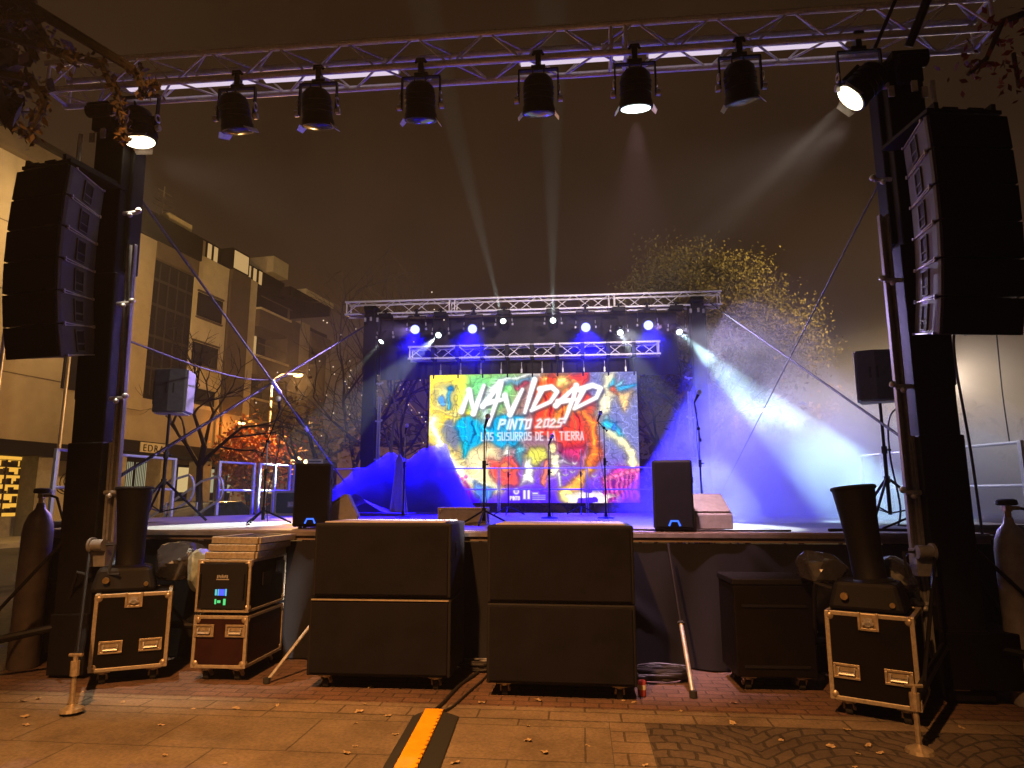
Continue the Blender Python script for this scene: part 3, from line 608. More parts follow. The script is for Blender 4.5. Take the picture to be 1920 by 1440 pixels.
    G_ = dict(P=[[(0, 0), (0, 1)], [(0, 0), (.8, .05), (.85, .4), (0, .55)]], I=[[(.3, 0), (.3, 1)]], N=[[(0, 1), (0, 0)], [(0, 0), (.8, 1)], [(.8, 1), (.8, 0)]], T=[[(0, 0), (1, 0)], [(.5, 0), (.5, 1)]], O=[[(.1, .1), (.75, 0), (.85, .9), (.15, 1), (.1, .1)]],
              L=[[(0, 0), (0, 1)], [(0, 1), (.75, 1)]], S=[[(.8, .05), (.1, .05), (.05, .45), (.75, .55), (.75, .95), (0, .97)]], U=[[(0, 0), (.05, .95), (.75, .95), (.8, 0)]], R=[[(0, 0), (0, 1)], [(0, 0), (.75, .05), (.75, .45), (0, .5)], [(.25, .5), (.8, 1)]],
              D=[[(0, 0), (0, 1)], [(0, 0), (.7, .1), (.8, .5), (.7, .9), (0, 1)]], E=[[(0, 0), (0, 1)], [(0, 0), (.75, 0)], [(0, .5), (.6, .5)], [(0, 1), (.75, 1)]], A=[[(0, 1), (.4, 0)], [(.4, 0), (.8, 1)], [(.15, .65), (.65, .65)]])
    G_['2'] = [[(0, .2), (.4, 0), (.75, .25), (0, 1)], [(0, 1), (.85, 1)]]; G_['0'] = G_['O']; G_['5'] = [[(.8, 0), (.15, 0), (.1, .45), (.75, .5), (.7, .95), (0, 1)]]
    def word(s_, x, y, cw, h, shear, w_, **k):
        for ch in s_:
            if ch != ' ': text(G_[ch], x, y, cw * .78, h, shear, w_, **k)
            x += cw * (.62 if ch == 'I' else (.7 if ch == ' ' else 1))
        return x
    word('PINTO', 672, 448, 62, 78, .28, 17); word('2025', 995, 446, 58, 66, .3, 15)
    word('LOS SUSURROS DE LA TIERRA', 528, 556, 37.6, 66, 0, 9, shadow=.4, soft=3, col=(238, 232, 240))
    # emblem, town name and small print at the foot
    put(sm(np.hypot(X - 826, Y - 1046) - 26, 3), (245, 240, 255)); put(sm(np.hypot(X - 826, Y - 1046) - 12, 3), (150, 110, 220)); word('PINTO', 776, 1088, 18, 26, 0, 7, shadow=0, soft=2)
    for x in (895, 930): put(sm(np.maximum(np.abs(X - x) - 12, np.abs(Y - 1070) - 40), 3), (235, 225, 250))
    for y in (1078, 1094, 1110): put(sm(np.maximum(np.abs(X - 1015) - 55, np.abs(Y - y) - 3), 2), (225, 215, 245))
    put(sm(np.maximum(np.abs(X - 985) - 25, np.abs(Y - 1062) - 7), 3), (240, 235, 250))
    img *= (1 - .06 * (((np.arange(Wp) % 42) < 1)[None, :, None] | ((np.arange(Hp) % 42) < 1)[:, None, None]))
    return np.clip(img, 0, 255) / 255
SX0, SX1 = onY(805, 820, 16).x, onY(1197, 820, 16).x; SZ0, SZ1 = onY(1000, 943, 16).z, onY(1000, 701, 16).z
scr = thing('led_screen', 'large glowing screen reading NAVIDAD PINTO 2025 hung at the back of the stage', 'screen', ((SX0 + SX1) / 2, 16, SZ0))
def build_screen():
    im = screen_art(); Hp, Wp, _ = im.shape; Wd, Hd = SX1 - SX0, SZ1 - SZ0
    xs = np.linspace(-Wd / 2, Wd / 2, Wp); zs = np.linspace(Hd, 0, Hp); XX, ZZ = np.meshgrid(xs, zs)
    V = np.stack([XX, np.full_like(XX, -.06), ZZ], -1).reshape(-1, 3); i = np.arange((Hp - 1) * (Wp - 1)); r, c = i // (Wp - 1), i % (Wp - 1); a = r * Wp + c
    Fq = np.stack([a, a + Wp, a + Wp + 1, a + 1], -1); me = bpy.data.meshes.new('display')
    me.vertices.add(len(V)); me.vertices.foreach_set('co', V.ravel()); me.loops.add(Fq.size); me.loops.foreach_set('vertex_index', Fq.ravel()); me.polygons.add(len(Fq)); me.polygons.foreach_set('loop_start', np.arange(0, Fq.size, 4)); me.polygons.foreach_set('loop_total', np.full(len(Fq), 4)); me.update(); me.validate()
    at = me.attributes.new('led_pixels', 'FLOAT_COLOR', 'POINT'); lin = np.where(im <= .04045, im / 12.92, ((im + .055) / 1.055) ** 2.4)
    at.data.foreach_set('color', np.concatenate([lin, np.ones((Hp, Wp, 1))], -1).astype(np.float32).ravel())
    m = bpy.data.materials.new('led_picture'); m.use_nodes = True; n, l = m.node_tree.nodes, m.node_tree.links; n.remove(n['Principled BSDF'])
    q = n.new('ShaderNodeAttribute'); q.attribute_name = 'led_pixels'; em = n.new('ShaderNodeEmission'); em.inputs[1].default_value = SCREEN_GAIN; l.new(q.outputs['Color'], em.inputs[0]); l.new(em.outputs[0], n['Material Output'].inputs[0]); m.cycles.emission_sampling = 'FRONT'
    me.materials.append(m); o = bpy.data.objects.new('display', me); COL.objects.link(o); o.parent = scr
    b = MB(); b.box((0, 0, Hd / 2), (Wd + .03, .1, Hd + .03)); b.build('cabinet', M['black'], scr)
    b = MB()
    for x in np.linspace(-Wd / 2 + .25, Wd / 2 - .25, 10): b.box((x, 0, Hd + .07), (.035, .06, .12)); b.cyl((x, 0, Hd + .1), (x, 0, Hd + .3), .008, n=6)
    b.each('hanging_bracket', M['steel'], scr, per=2)
build_screen()

# ================================================================== LINE ARRAYS
def line_array(name, label, X, Y, ztop, side, wd=.6, rz=0):
    t = thing(name, label, 'line array', (X, Y, ztop), rz); h = .288; dpt = .47; n = 6
    b = MB(); b.box((0, .1, .045), (wd * .94, .6, .03)); b.box((-wd * .36, .1, .075), (.035, .62, .06)); b.box((wd * .36, .1, .075), (.035, .62, .06))
    b.box((-wd * .2, -.215, .05), (.12, .02, .02)); b.box((wd * .12, -.215, .05), (.12, .02, .02)); b.build('flying_frame', M['black'], t)
    b = MB(); b.tube([(0, .1, .08), (0, .1, .5)], .02); b.tube([(0, .25, .08), (side * -.1, .5, .55)], .012); b.each('hanging_chain', M['steel'], t)
    tilts = [-3, -1, 1.5, 4.5, 8.5, 13]     # degrees, downwards
    py, pz = -.21, .0; offs = [0, .0, .0]
    for i in range(n):
        a = R_(tilts[i]); T = Matrix.Translation((0, py, pz)) @ Matrix.Rotation(-a * -1, 4, 'X')
        b = MB()
        fz0, fz1, bz0, bz1 = -h + .006, -.006, -h + .014, -.014; w2 = wd / 2; bw = w2 - .12; sd = .035
        vs = [(-w2, 0, fz0), (w2, 0, fz0), (w2, 0, fz1), (-w2, 0, fz1), (-w2, sd, fz0 + .002), (w2, sd, fz0 + .002), (w2, sd, fz1 - .002), (-w2, sd, fz1 - .002), (-bw, dpt, bz0), (bw, dpt, bz0), (bw, dpt, bz1), (-bw, dpt, bz1)]
        b.add(vs, [(0, 1, 2, 3), (0, 4, 5, 1), (1, 5, 6, 2), (2, 6, 7, 3), (3, 7, 4, 0), (4, 8, 9, 5), (5, 9, 10, 6), (6, 10, 11, 7), (7, 11, 8, 4), (8, 11, 10, 9)], T)
        c = b.build('cabinet', M['arraycab'], t, bevel=.006)
        g = MB(); g.box((0, -.012, -h / 2), (wd - .012, .018, h - .016), T); g.build('grille', M['grille'], c, bevel=.004)
        for q in (-1, 1):
            A = Vector((q * w2, sd, -h / 2)); B = Vector((q * bw, dpt, -h / 2)); d = (B - A); ang = math.atan2(d.y, d.x)
            S = T @ Matrix.Translation(A + d * .5) @ Matrix.Rotation(ang, 4, 'Z')       # local x along the side
            k = MB()
            yy = q * -.001
            def fr(x0, x1, z0, z1, dp): k.box(((x0 + x1) / 2, -q * dp / 2 * -1 * -1, (z0 + z1) / 2), (x1 - x0, abs(dp), z1 - z0), S)
            s_ = -q if False else q
            out = -1 if q > 0 else 1   # outward along local y
            for x0, x1, z0, z1 in ((-.055, .055, .085, .1), (-.055, .055, -.105, -.09), (-.062, -.05, -.1, .1), (.05, .062, -.1, .1), (-.05, .05, -.035, -.022)): k.box(((x0 + x1) / 2, out * .006, (z0 + z1) / 2), (x1 - x0, .014, z1 - z0), S)
            hd = k.build('handle', M['arraycab'], c, bevel=.003)
            k = MB(); k.box((0, out * .002, .03), (.1, .006, .105), S); k.box((0, out * .002, -.063), (.1, .006, .05), S); k.each('recess', M['black'], hd)
            k = MB()
            for z in (h / 2 - .012, -h / 2 + .014): k.box((0, out * .006, z), (.4, .01, .008), S); k.cyl(S @ Vector((-.2, out * .006, z)), S @ Vector((-.2, out * .02, z)), .011, n=8); k.cyl(S @ Vector((.2, out * .006, z)), S @ Vector((.2, out * .02, z)), .011, n=8)
            k.each('rigging_link', M['steel'], c, per=3)
        d_ = (T @ Vector((0, 0, -h))); py, pz = d_.y, d_.z
    return t
aL = onY(88, 312, 5.15); aR = onY(1802, 218, 5.1)
line_array('line_array', 'curved six box line array hanging from the left tower, purple lit on its side', aL.x + .02, 5.35, aL.z - .02, 1, .6, R_(-10))
line_array('line_array', 'curved six box line array hanging from the right tower, purple lit on its side', aR.x + .0, 5.3, aR.z, -1, .64, R_(9))

# ================================================================== SUBWOOFERS
def caster(b_, w_, x, y, z, r=.05):
    b_.box((x, y, z - .008), (.11, .1, .014)); b_.cyl((x, y, z - .014), (x, y, z - .03), .035, n=12); b_.prism([(y - .03, z - .028), (y + .035, z - .028), (y + .05, z - .075), (y + .01, z - .075)], x - .034, x - .026, axis='x'); b_.prism([(y - .03, z - .028), (y + .035, z - .028), (y + .05, z - .075), (y + .01, z - .075)], x + .026, x + .034, axis='x'); b_.cyl((x - .04, y + .03, z - .012 - r * 1.15), (x + .04, y + .03, z - .012 - r * 1.15), .016, n=10); w_.cyl((x - .022, y + .03, z - .012 - r * 1.15 - .0), (x + .022, y + .03, z - .012 - r * 1.15), r, n=16)
def casters(t, w, d, z, r=.048, mw='rubber'):
    for sx_ in (-1, 1):
        for sy_ in (-1, 1):
            b = MB(); q = MB(); caster(b, q, sx_ * (w / 2 - .1), sy_ * (d / 2 - .09), z, r); c = b.build('caster', M['hinge'], t); q.build('wheel', M[mw], c, smooth=True)
def sub(name, label, X, Y, z, W, H, D, wheels, rz=0):
    t = thing(name, label, 'subwoofer', (X, Y, z), rz, 'stacked subwoofers in front of the stage')
    z0 = .115 if wheels else 0
    b = MB(); b.box((0, D / 2, z0 + H / 2), (W, D, H)); c = b.build('cabinet', M['cab'], t, bevel=.012)
    g = MB(); g.box((0, -.008, z0 + H / 2), (W - .05, .02, H - .045)); g.build('grille', M['grille'], t, bevel=.006)
    for q in (-1, 1):
        k = MB(); k.box((q * W / 2 + q * .002, D * .45, z0 + H * .62), (.008, .2, .11)); k.build('handle_cup', M['rubber'], t); 
        k = MB(); k.box((q * (W / 2 + .004), D * .45, z0 + H * .62), (.01, .17, .025)); k.build('handle', M['black'], t)
    if 'catching' in label: MB().box((0, -.01, z0 + H - .004), (W - .04, .016, .01)).build('edge_highlight_strip', M['trim'], t)  # pale strip stands in for light caught along the top edge
    if wheels:
        for sx_ in (-1, 1):
            for yy in (.1, D - .1):
                bb = MB(); qq = MB(); caster(bb, qq, sx_ * (W / 2 - .13), yy, z0, .05); cc = bb.build('caster', M['hinge'], t); qq.build('wheel', M['rubber'], cc, smooth=True)
    else:
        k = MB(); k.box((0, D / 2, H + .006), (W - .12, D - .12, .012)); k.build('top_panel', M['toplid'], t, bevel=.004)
    return t
SW, SH = 1.14, .588
sub('subwoofer', 'lower subwoofer of the left stack, on castors, a pale strip drawn as its top edge catching light', -1.625, 5.48, 0, SW + .02, SH, .72, True, R_(1.2))
sub('subwoofer', 'upper subwoofer of the left stack with top panel paled for lilac light', -1.625, 5.5, .115 + SH + .012, SW, SH, .72, False, R_(1.2))
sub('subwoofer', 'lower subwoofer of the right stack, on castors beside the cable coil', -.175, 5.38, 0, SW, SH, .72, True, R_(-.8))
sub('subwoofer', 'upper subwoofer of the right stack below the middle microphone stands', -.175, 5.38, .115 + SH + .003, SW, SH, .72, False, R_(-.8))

# ================================================================== FLIGHT CASES
def flight_case(name, label, loc, rz, W, D, H, panel='laminate', wheels=True, handles=(), latch=True, trim=.03, lid=None, group=None, front=True):
    t = thing(name, label, 'flight case', loc, rz, group); z0 = .115 if wheels else 0; h = trim
    b = MB(); b.box((0, 0, z0 + H / 2), (W - .016, D - .016, H - .016)); b.build('panel', M[panel], t)
    e_ = MB()
    for sx_ in (-1, 1):
        for sy_ in (-1, 1): e_.box((sx_ * (W / 2 - h / 2), sy_ * (D / 2 - h / 2), z0 + H / 2), (h, h, H - .002))
    for zz in (z0 + h / 2, z0 + H - h / 2):
        for sy_ in (-1, 1): e_.box((0, sy_ * (D / 2 - h / 2 - .0015), zz), (W - 2 * h, h, h))
        for sx_ in (-1, 1): e_.box((sx_ * (W / 2 - h / 2 - .0015), 0, zz), (h, D - 2 * h, h))
    if lid: 
        e_.box((0, 0, z0 + lid), (W + .004, D + .004, .05))
    e_.build('edge_trim', M['trim'], t, bevel=.004)
    for sx_ in (-1, 1):
        for zz in (z0 + .035, z0 + H - .035):
            c = MB(); c.ball((sx_ * (W / 2 - .03), -D / 2 + .028, zz), .037, n=10, m=6, sc=(1, .9, 1)); c.ball((sx_ * (W / 2 - .03), D / 2 - .028, zz), .037, n=10, m=6); c.each('corner_ball', M['hinge'], t, smooth=True)
    for hx, hz in handles:
        k = MB(); fx0, fz0 = .17, .1; y = -D / 2 - .004
        for dx, dz, a, c in ((0, fz0 / 2 - .008, fx0, .016), (0, -fz0 / 2 + .008, fx0, .016), (-fx0 / 2 + .008, 0, .016, fz0 - .032), (fx0 / 2 - .008, 0, .016, fz0 - .032)): k.box((hx + dx, y, z0 + hz + dz), (a, .012, c))
        k.box((hx, y + .006, z0 + hz), (fx0 - .03, .004, fz0 - .03))
        hd = k.build('recessed_handle', M['hinge'], t, bevel=.004)
        k = MB(); k.tube([(hx - .05, y - .002, z0 + hz + .02), (hx - .05, y - .012, z0 + hz - .02), (hx + .05, y - .012, z0 + hz - .02), (hx + .05, y - .002, z0 + hz + .02)], .008); k.box((hx, y - .004, z0 + hz - .012), (.11, .006, .012)); k.build('grip', M['steel'], hd)
        k = MB(); k.box((hx, y + .001, z0 + hz - .018), (.1, .008, .03)); k.build('grip_recess', M['rubber'], hd)
    if latch:
        y = -D / 2 - .005; zc = z0 + H - .055; k = MB()
        for dx, dz, a, c in ((-.056, 0, .018, .12), (.056, 0, .018, .12), (0, -.052, .095, .018)): k.box((dx, y, zc + dz), (a, .012, c))
        k.box((0, y + .006, zc), (.1, .004, .1)); lt = k.build('latch', M['hinge'], t, bevel=.005)
        k = MB(); k.box((0, y - .008, zc + .01), (.05, .008, .026), Matrix.Identity(4)); k.cyl((0, y, zc - .012), (0, y - .02, zc - .012), .02, n=12); k.box((0, y - .016, zc - .012), (.07, .008, .016)); k.build('butterfly', M['steel'], lt)
    if wheels: casters(t, W, D, z0)
    return t
cl = onZ(250, 1268, .1); cr = onZ(1640, 1325, .1)
cLx, cLy = -3.87, 5.72; cRx, cRy = 2.1, 5.33
flight_case('flight_case', 'black flight case with gold edges under the left black tube', (cLx, cLy, 0), R_(31), .57, .55, .61, handles=((-.14, .19), (.15, .19)), group='flight cases carrying the tubes')
flight_case('flight_case', 'black flight case with gold edges under the right black tube', (cRx, cRy, 0), R_(-30), .56, .55, .6, handles=((-.16, .2), (.16, .2)), group='flight cases carrying the tubes')
def confetti(name, label, loc, rz, lean, flare):
    t = thing(name, label, 'confetti blower', loc, rz)
    b = MB(); b.box((0, .0, .1), (.5, .42, .2), taper=.8); b.build('base_housing', M['black'], t, bevel=.03)
    L = .72; T = Matrix.Translation((0.02, 0, .16)) @ Matrix.Rotation(lean[0], 4, 'X') @ Matrix.Rotation(lean[1], 4, 'Y')
    b = MB(); b.lathe([(.135, 0), (.112, .05), (.113, .25), (.12 + flare * .4, .5), (.13 + flare, L), (.125 + flare, L + .004), (.115 + flare, L), (.1, .2)], 30, T); b.build('barrel', M['black'], t, smooth=True)
    b = MB(); b.lathe([(.133 + flare, L - .025), (.139 + flare, L - .012), (.133 + flare, L + .002)], 30, T); b.lathe([(.16, .0), (.165, .03), (.14, .05)], 24, T); b.each('rim', M['cab'], t, smooth=True)
    b = MB(); b.cyl((-.13, -.205, .1), (-.13, -.23, .1), .026, n=12); b.cyl((.17, -.2, .06), (.17, -.222, .06), .018, n=10); b.each('gas_inlet', M['brass'], t)
    b = MB(); b.tube([(-.26, .02, .12), (-.36, -.02, .16), (-.4, .1, .02), (-.46, .3, -.3)], .014, 8); b.build('hose', M['cable'], t, smooth=True)
    return t
confetti('confetti_blower', 'black confetti blower with upright open tube on the left flight case', (cLx - .1, cLy - .02, .725), R_(31), (R_(0), R_(-1)), .02)
confetti('confetti_blower', 'black confetti blower with flared tube on the right flight case', (cRx - .02, cRy, .715), R_(-30), (R_(-2), R_(-6)), .022)
def crumple(name, label, loc, d, m, seed):
    me = bpy.data.meshes.new(name); bm = bmesh.new(); bmesh.ops.create_icosphere(bm, subdivisions=4, radius=1); rr = np.random.default_rng(seed); dirs = rr.normal(size=(46, 3)); dirs /= np.linalg.norm(dirs, axis=1)[:, None]; am = rr.uniform(.72, 1.08, 46)
    for v in bm.verts:
        n = np.array(v.co); k = dirs @ n; f = np.min(np.where(k > .15, am / np.maximum(k, .15), 9)); v.co = Vector(n * min(1.25, f)); v.co = Vector((v.co.x * d[0], v.co.y * d[1], max(v.co.z, -.55) * d[2]))
    bm.to_mesh(me); bm.free(); o = bpy.data.objects.new(name, me); COL.objects.link(o); me.materials.append(M[m]); o.location = loc; return tag(o, label, 'plastic cover')
crumple('plastic_cover', 'crumpled dark plastic cover heaped behind the left tube', (cLx + .16, cLy + .42, .9), (.3, .3, .24), 'plastic', 3)
crumple('plastic_cover', 'pale shiny plastic cover hanging right of the left flight case', (cLx + .42, cLy + .3, .82), (.12, .16, .26), 'clear', 4)
crumple('plastic_cover', 'crumpled dark plastic cover heaped left of the right tube', (cRx - .24, cRy + .3, .95), (.19, .16, .17), 'plastic', 8)
crumple('plastic_cover', 'crumpled dark plastic cover heaped right of the right tube', (cRx + .24, cRy + .34, .9), (.22, .2, .18), 'plastic', 9)

# amplifier rack stack
rx, ry = -3.03, 5.6
RW, RD = .47, .74
flight_case('flight_case', 'lower case of the amplifier stack, dark red front with two gold handles', (rx, ry + RD / 2, 0), R_(1.5), RW, RD, .42, 'redlam', True, ((-.135, .3), (.135, .3)), False, .028)
t = flight_case('amplifier_rack', 'upper rack case with an amplifier showing a blue display and green lights', (rx, ry + RD / 2, .56), R_(1.5), RW, RD, .43, 'laminate', False, (), False, .022)
t['category'] = 'amplifier rack'
b = MB(); b.box((0, -RD / 2 - .004, .215), (RW - .05, .014, .37)); fp = b.build('front_panel', M['cab'], t, bevel=.004)
b = MB(); b.box((.0, -RD / 2 - .014, .165), (.05, .006, .05)); b.build('display', E_['lcd'], fp)
b = MB(); b.box((-.05, -RD / 2 - .014, .165), (.014, .006, .048)); b.box((.036, -RD / 2 - .014, .165), (.01, .006, .055)); b.box((-.03, -RD / 2 - .014, .165), (.008, .006, .05)); b.each('display_edge', E_['cyan'], fp)
b = MB(); b.box((-.05, -RD / 2 - .014, .09), (.012, .006, .04)); b.box((-.02, -RD / 2 - .014, .09), (.026, .006, .02)); b.box((.028, -RD / 2 - .014, .088), (.018, .006, .05)); b.each('level_light', E_['green'], fp)
b = MB()
for i in range(7): b.box((-.045 + i * .014, -RD / 2 - .0135, .292 + .004 * (i % 2)), (.009, .005, .02 + .006 * (i % 3 == 0)))
b.box((0, -RD / 2 - .0135, .27), (.11, .005, .008)); b.build('marking', M['steel'], fp)
b = MB(); b.box((-.19, -RD / 2 - .02, .22), (.012, .03, .2)); b.box((.19, -RD / 2 - .02, .22), (.012, .03, .2)); b.each('rack_handle', M['black'], fp, bevel=.004)
b = MB()
b.box((RW / 2 + .004, -.05, .25), (.01, .18, .11)); b.box((RW / 2 + .004, .18, .33), (.01, .1, .1)); b.each('side_handle', M['cab'], t, bevel=.004)
for i in range(3):
    t = thing('case_lid', ['lowest of the three flat case lids on the amplifier rack', 'middle one of three flat case lids piled on the amplifier rack', 'topmost flat case lid on the amplifier rack, catching the light'][i], 'case lid', (rx + .02 * (i - 1) + .03, ry + RD / 2 + .02 + .03 * i, .992 + i * .062), R_(2 - 3 * i), 'case lids on the amplifier rack')
    MB().box((0, 0, .028), (RW - .05, RD - .1, .05)).build('panel', M['laminate'], t)
    e_ = MB(); w2, d2 = (RW - .035) / 2, (RD - .085) / 2
    for s_ in (-1, 1):
        e_.box((0, s_ * d2, .028), (2 * w2, .03, .056)); e_.box((s_ * w2, 0, .0285), (.03, 2 * d2 - .03, .0555))
    e_.build('edge_trim', M['trim'], t, bevel=.005)
# dark road trunk on the right
t = thing('road_trunk', 'black trunk on castors standing in shadow between the stage and the right flight case', 'trunk', (1.5, 6.0, 0), R_(2))
b = MB(); b.box((0, 0, .47), (.62, .5, .7)); b.build('body', M['laminate'], t, bevel=.01)
b = MB(); b.box((0, 0, .845), (.64, .52, .05)); b.build('lid', M['black'], t, bevel=.01)
b = MB(); b.box((0, -.256, .66), (.5, .012, .02)); b.box((0, -.256, .2), (.5, .012, .02)); b.each('batten_strip', M['cab'], t)
casters(t, .62, .5, .12)

# ================================================================== GAS CYLINDERS
def gas_cyl(name, label, loc, r, H, m):
    t = thing(name, label, 'gas cylinder', loc)
    MB().lathe([(r * .9, 0), (r, .02), (r, H * .82), (r * .93, H * .87), (r * .7, H * .93), (r * .34, H * .965), (r * .26, H)], 28).build('bottle', M[m], t, smooth=True)
    b = MB(); b.cyl((0, 0, H), (0, 0, H + .05), .025, n=10); b.box((0, 0, H + .07), (.05, .05, .05)); b.cyl((.02, 0, H + .07), (.09, 0, H + .07), .016, n=10); b.build('valve', M['brass'], t, bevel=.003)
    b = MB(); b.lathe([(.06, H + .09), (.075, H + .1), (.07, H + .13), (.05, H + .14)], 14); b.build('valve_cap', M['rubber'], t, smooth=True)
    b = MB(); b.tube([(.09, 0, H + .07), (.17, -.02, H + .05), (.22, .02, H - .15), (.24, .05, H - .6), (.32, .1, H - 1.0)], .012, 8); b.build('hose', M['cable'], t, smooth=True)
    return t
gas_cyl('gas_cylinder', 'tall brown gas cylinder standing at the far left behind the left flight case', (-5.02, 5.9, 0), .125, 1.46, 'tank')
gas_cyl('gas_cylinder', 'grey gas cylinder with dark valve at the right edge beside the right tower', (3.26, 5.62, 0), .115, 1.36, 'tankg')
# gear at the far right in the dark
t = thing('equipment_dolly', 'low black equipment dolly on castors at the right edge behind the tower', 'dolly', (2.98, 5.78, 0), 0)
b = MB(); b.box((0, 0, .32), (.62, .5, .4)); b.build('box', M['laminate'], t, bevel=.01); casters(t, .62, .5, .12, .05)
t = thing('equipment_dolly', 'low black equipment box on castors behind the left gas cylinder', 'dolly', (-5.0, 6.25, 0), .1)
b = MB(); b.box((0, 0, .42), (.6, .4, .6)); b.build('box', M['laminate'], t, bevel=.01); casters(t, .6, .4, .12, .05)

# ================================================================== CABLES, RAMP, BITS
t = thing('cable_ramp', 'yellow lidded black cable ramp lying on the slabs towards the camera', 'cable ramp', (-.99, 4.95, .008), 0)
pA, pB = onZ(814, 1336, .03), onZ(757, 1452, .03)
dv = (pB - pA); dv.z = 0; LN = dv.length; t.location = (pA.x, pA.y, .008); t.rotation_euler = (0, 0, math.atan2(dv.y, dv.x))
b = MB(); prof = [(-.15, 0), (-.14, .008), (-.055, .042), (.055, .042), (.17, .008), (.18, 0)]; b.prism(prof, 0.02, LN, axis='x'); b.prism([(-.15 + .07, 0), (-.07, .008), (-.04, .036), (.04, .036), (.1, .008), (.11, 0)], -.02, .02, axis='x'); b.build('body', M['rubber'], t, bevel=.004)
b = MB(); pl = [(0.015, -.058), (LN - .01, -.058)]; yy = []
x = LN - .01; k = 0
while x > .03:
    yy += [(x, .052), (x - .022, .068), (x - .05, .068), (x - .058, .05)]; x -= .07
pl += yy + [(.015, .05)]
b.prism([(a, c) for a, c in pl], .0425, .052); b.build('lid', M['yellow'], t)
def cable(name, label, pts, r=.011, m='cable', n=8, cat='cable', group=None):
    P = [Vector(p) for p in pts]; out = []
    for i in range(len(P) - 1):
        p0, p1, p2, p3 = P[max(i - 1, 0)], P[i], P[i + 1], P[min(i + 2, len(P) - 1)]
        for k in range(n):
            u = k / n; out.append(.5 * (2 * p1 + (p2 - p0) * u + (2 * p0 - 5 * p1 + 4 * p2 - p3) * u * u + (3 * p1 - p0 - 3 * p2 + p3) * u ** 3))
    out.append(P[-1]); return tag(MB().tube(out, r, 7).build(name, M[m], smooth=True), label, cat, group)
g1 = onZ(812, 1335, .02)
cable('power_cable', 'black cable running from the cable ramp up behind the left subwoofer stack', [(g1.x, g1.y - .03, .03), (g1.x + .02, g1.y + .2, .016), (-1.0, 5.7, .018), (-.92, 6.1, .02), (-.95, 6.35, .02)], .013)
cable('power_cable', 'thin cable curving from the cable ramp towards the right subwoofer stack', [(g1.x + .03, g1.y - .02, .03), (g1.x + .1, g1.y + .12, .014), (-.9, 5.5, .014), (-.84, 5.9, .014), (-.8, 6.3, .016)], .009)
def coil(name, label, c, R, turns, seed):
    rr = random.Random(seed); pts = []
    for i in range(turns * 14):
        a = 2 * math.pi * i / 14; q = R * (1 + .12 * math.sin(i * .37 + seed)) * (.75 + .25 * rr.random()); pts.append((c[0] + q * math.cos(a) * 1.35, c[1] + q * math.sin(a) * .7, .02 + .012 * (i / 14) + .01 * rr.random()))
    return cable(name, label, pts, .012, 'cable', 3)
coil('cable_coil', 'coiled black cables on the bricks right of the right subwoofer stack', (.62, 6.05), .2, 7, 1)
coil('cable_coil', 'coiled cables on the bricks between the two subwoofer stacks', (-.92, 6.2), .14, 6, 2)
p0 = onZ(1300, 1305, .02); 
t = thing('support_pole', 'thin dark pole leaning from the bricks against the stage front', 'pole', p0)
b = MB(); q = onY(1277, 1170, 5.9) - p0; b.cyl((0, 0, 0), q, .018, n=10); b.build('tube', M['steel'], t, smooth=True)
b = MB(); b.cyl(q, q * 1.03, .03, n=10); b.lathe([(.03, -.01), (.03, .04)], 10); b.each('end_cap', M['rubber'], t)
b = MB(); b.cyl(q * 1.03, Vector((q.x - .05, q.y + .25, 1.1)), .012, n=8); b.build('upper_rod', M['black'], t)
t = thing('support_pole', 'slim pole leaning on the stage front between the amplifier stack and left subwoofers', 'pole', onZ(500, 1278, .02))
b = MB(); q = Vector((.42, .55, .72)); b.cyl((0, 0, 0), q, .014, n=8); b.build('tube', M['steel'], t, smooth=True); b = MB(); b.lathe([(.03, -.01), (.03, .03)], 10); b.build('end_cap', M['rubber'], t)
p = onZ(1204, 1305, .01); t = thing('drink_can', 'small red and white can standing beside the right subwoofer stack', 'can', p)
b = MB(); b.lathe([(.026, 0), (.032, .012), (.032, .1), (.026, .115)], 16); b.build('can_body', mat('can_red', (.4, .06, .04), .35, .3, var=.2, vscale=20), t, smooth=True); b = MB(); b.lathe([(.0325, .05), (.0325, .085)], 16); b.build('pale_band', M['cream'], t, smooth=True)
# ================================================================== GUARD RAILS
def guard(label, p0, p1, z0=DZ, H=1.0, mid=.46, posts=(0, 1), m='trimbar', r=.022, pw=.05):
    p0, p1 = Vector((*p0, z0)), Vector((*p1, z0)); t = thing('guard_rail', label, 'guard rail', p0, 0, 'aluminium guard rails round the stage'); d = p1 - p0
    for k in posts:
        b = MB(); b.box((0, 0, H / 2), (pw, pw, H), Matrix.Translation(d * k) @ Matrix.Rotation(math.atan2(d.y, d.x), 4, 'Z')); b.build('post', M[m], t, bevel=.004)
    dn = d.normalized() * .027
    for z in (H - .02, mid): MB().cyl(dn + Vector((0, 0, z)), d - dn + Vector((0, 0, z)), r, n=8).build('rail', M[m], t, smooth=True)
    return t
guard('aluminium guard panel at the front left corner of the stage, before the lit shop', (-7.3, 8.75), (-7.02, 11.1))
guard('short aluminium guard panel behind the left loudspeaker stand, right of the looped handrails', (-6.7, 12.0), (-6.4, 12.75))
guard('aluminium guard panel behind the boom microphone on the left of the stage', (-6.33, 12.85), (-6.05, 13.6), posts=(0, .5, 1))
guard('aluminium guard panel running behind the left stage loudspeaker', (-5.98, 13.7), (-5.65, 14.65))
xs = np.linspace(-5.6, 3.95, 6); labs = ['leftmost', 'second from the left', 'middle', 'second from the right', 'rightmost']
wh = ['behind the draped cloth', 'crossing the left half of the screen', 'crossing the middle of the screen', 'right of the screen in blue light', 'in the smoke at the back']
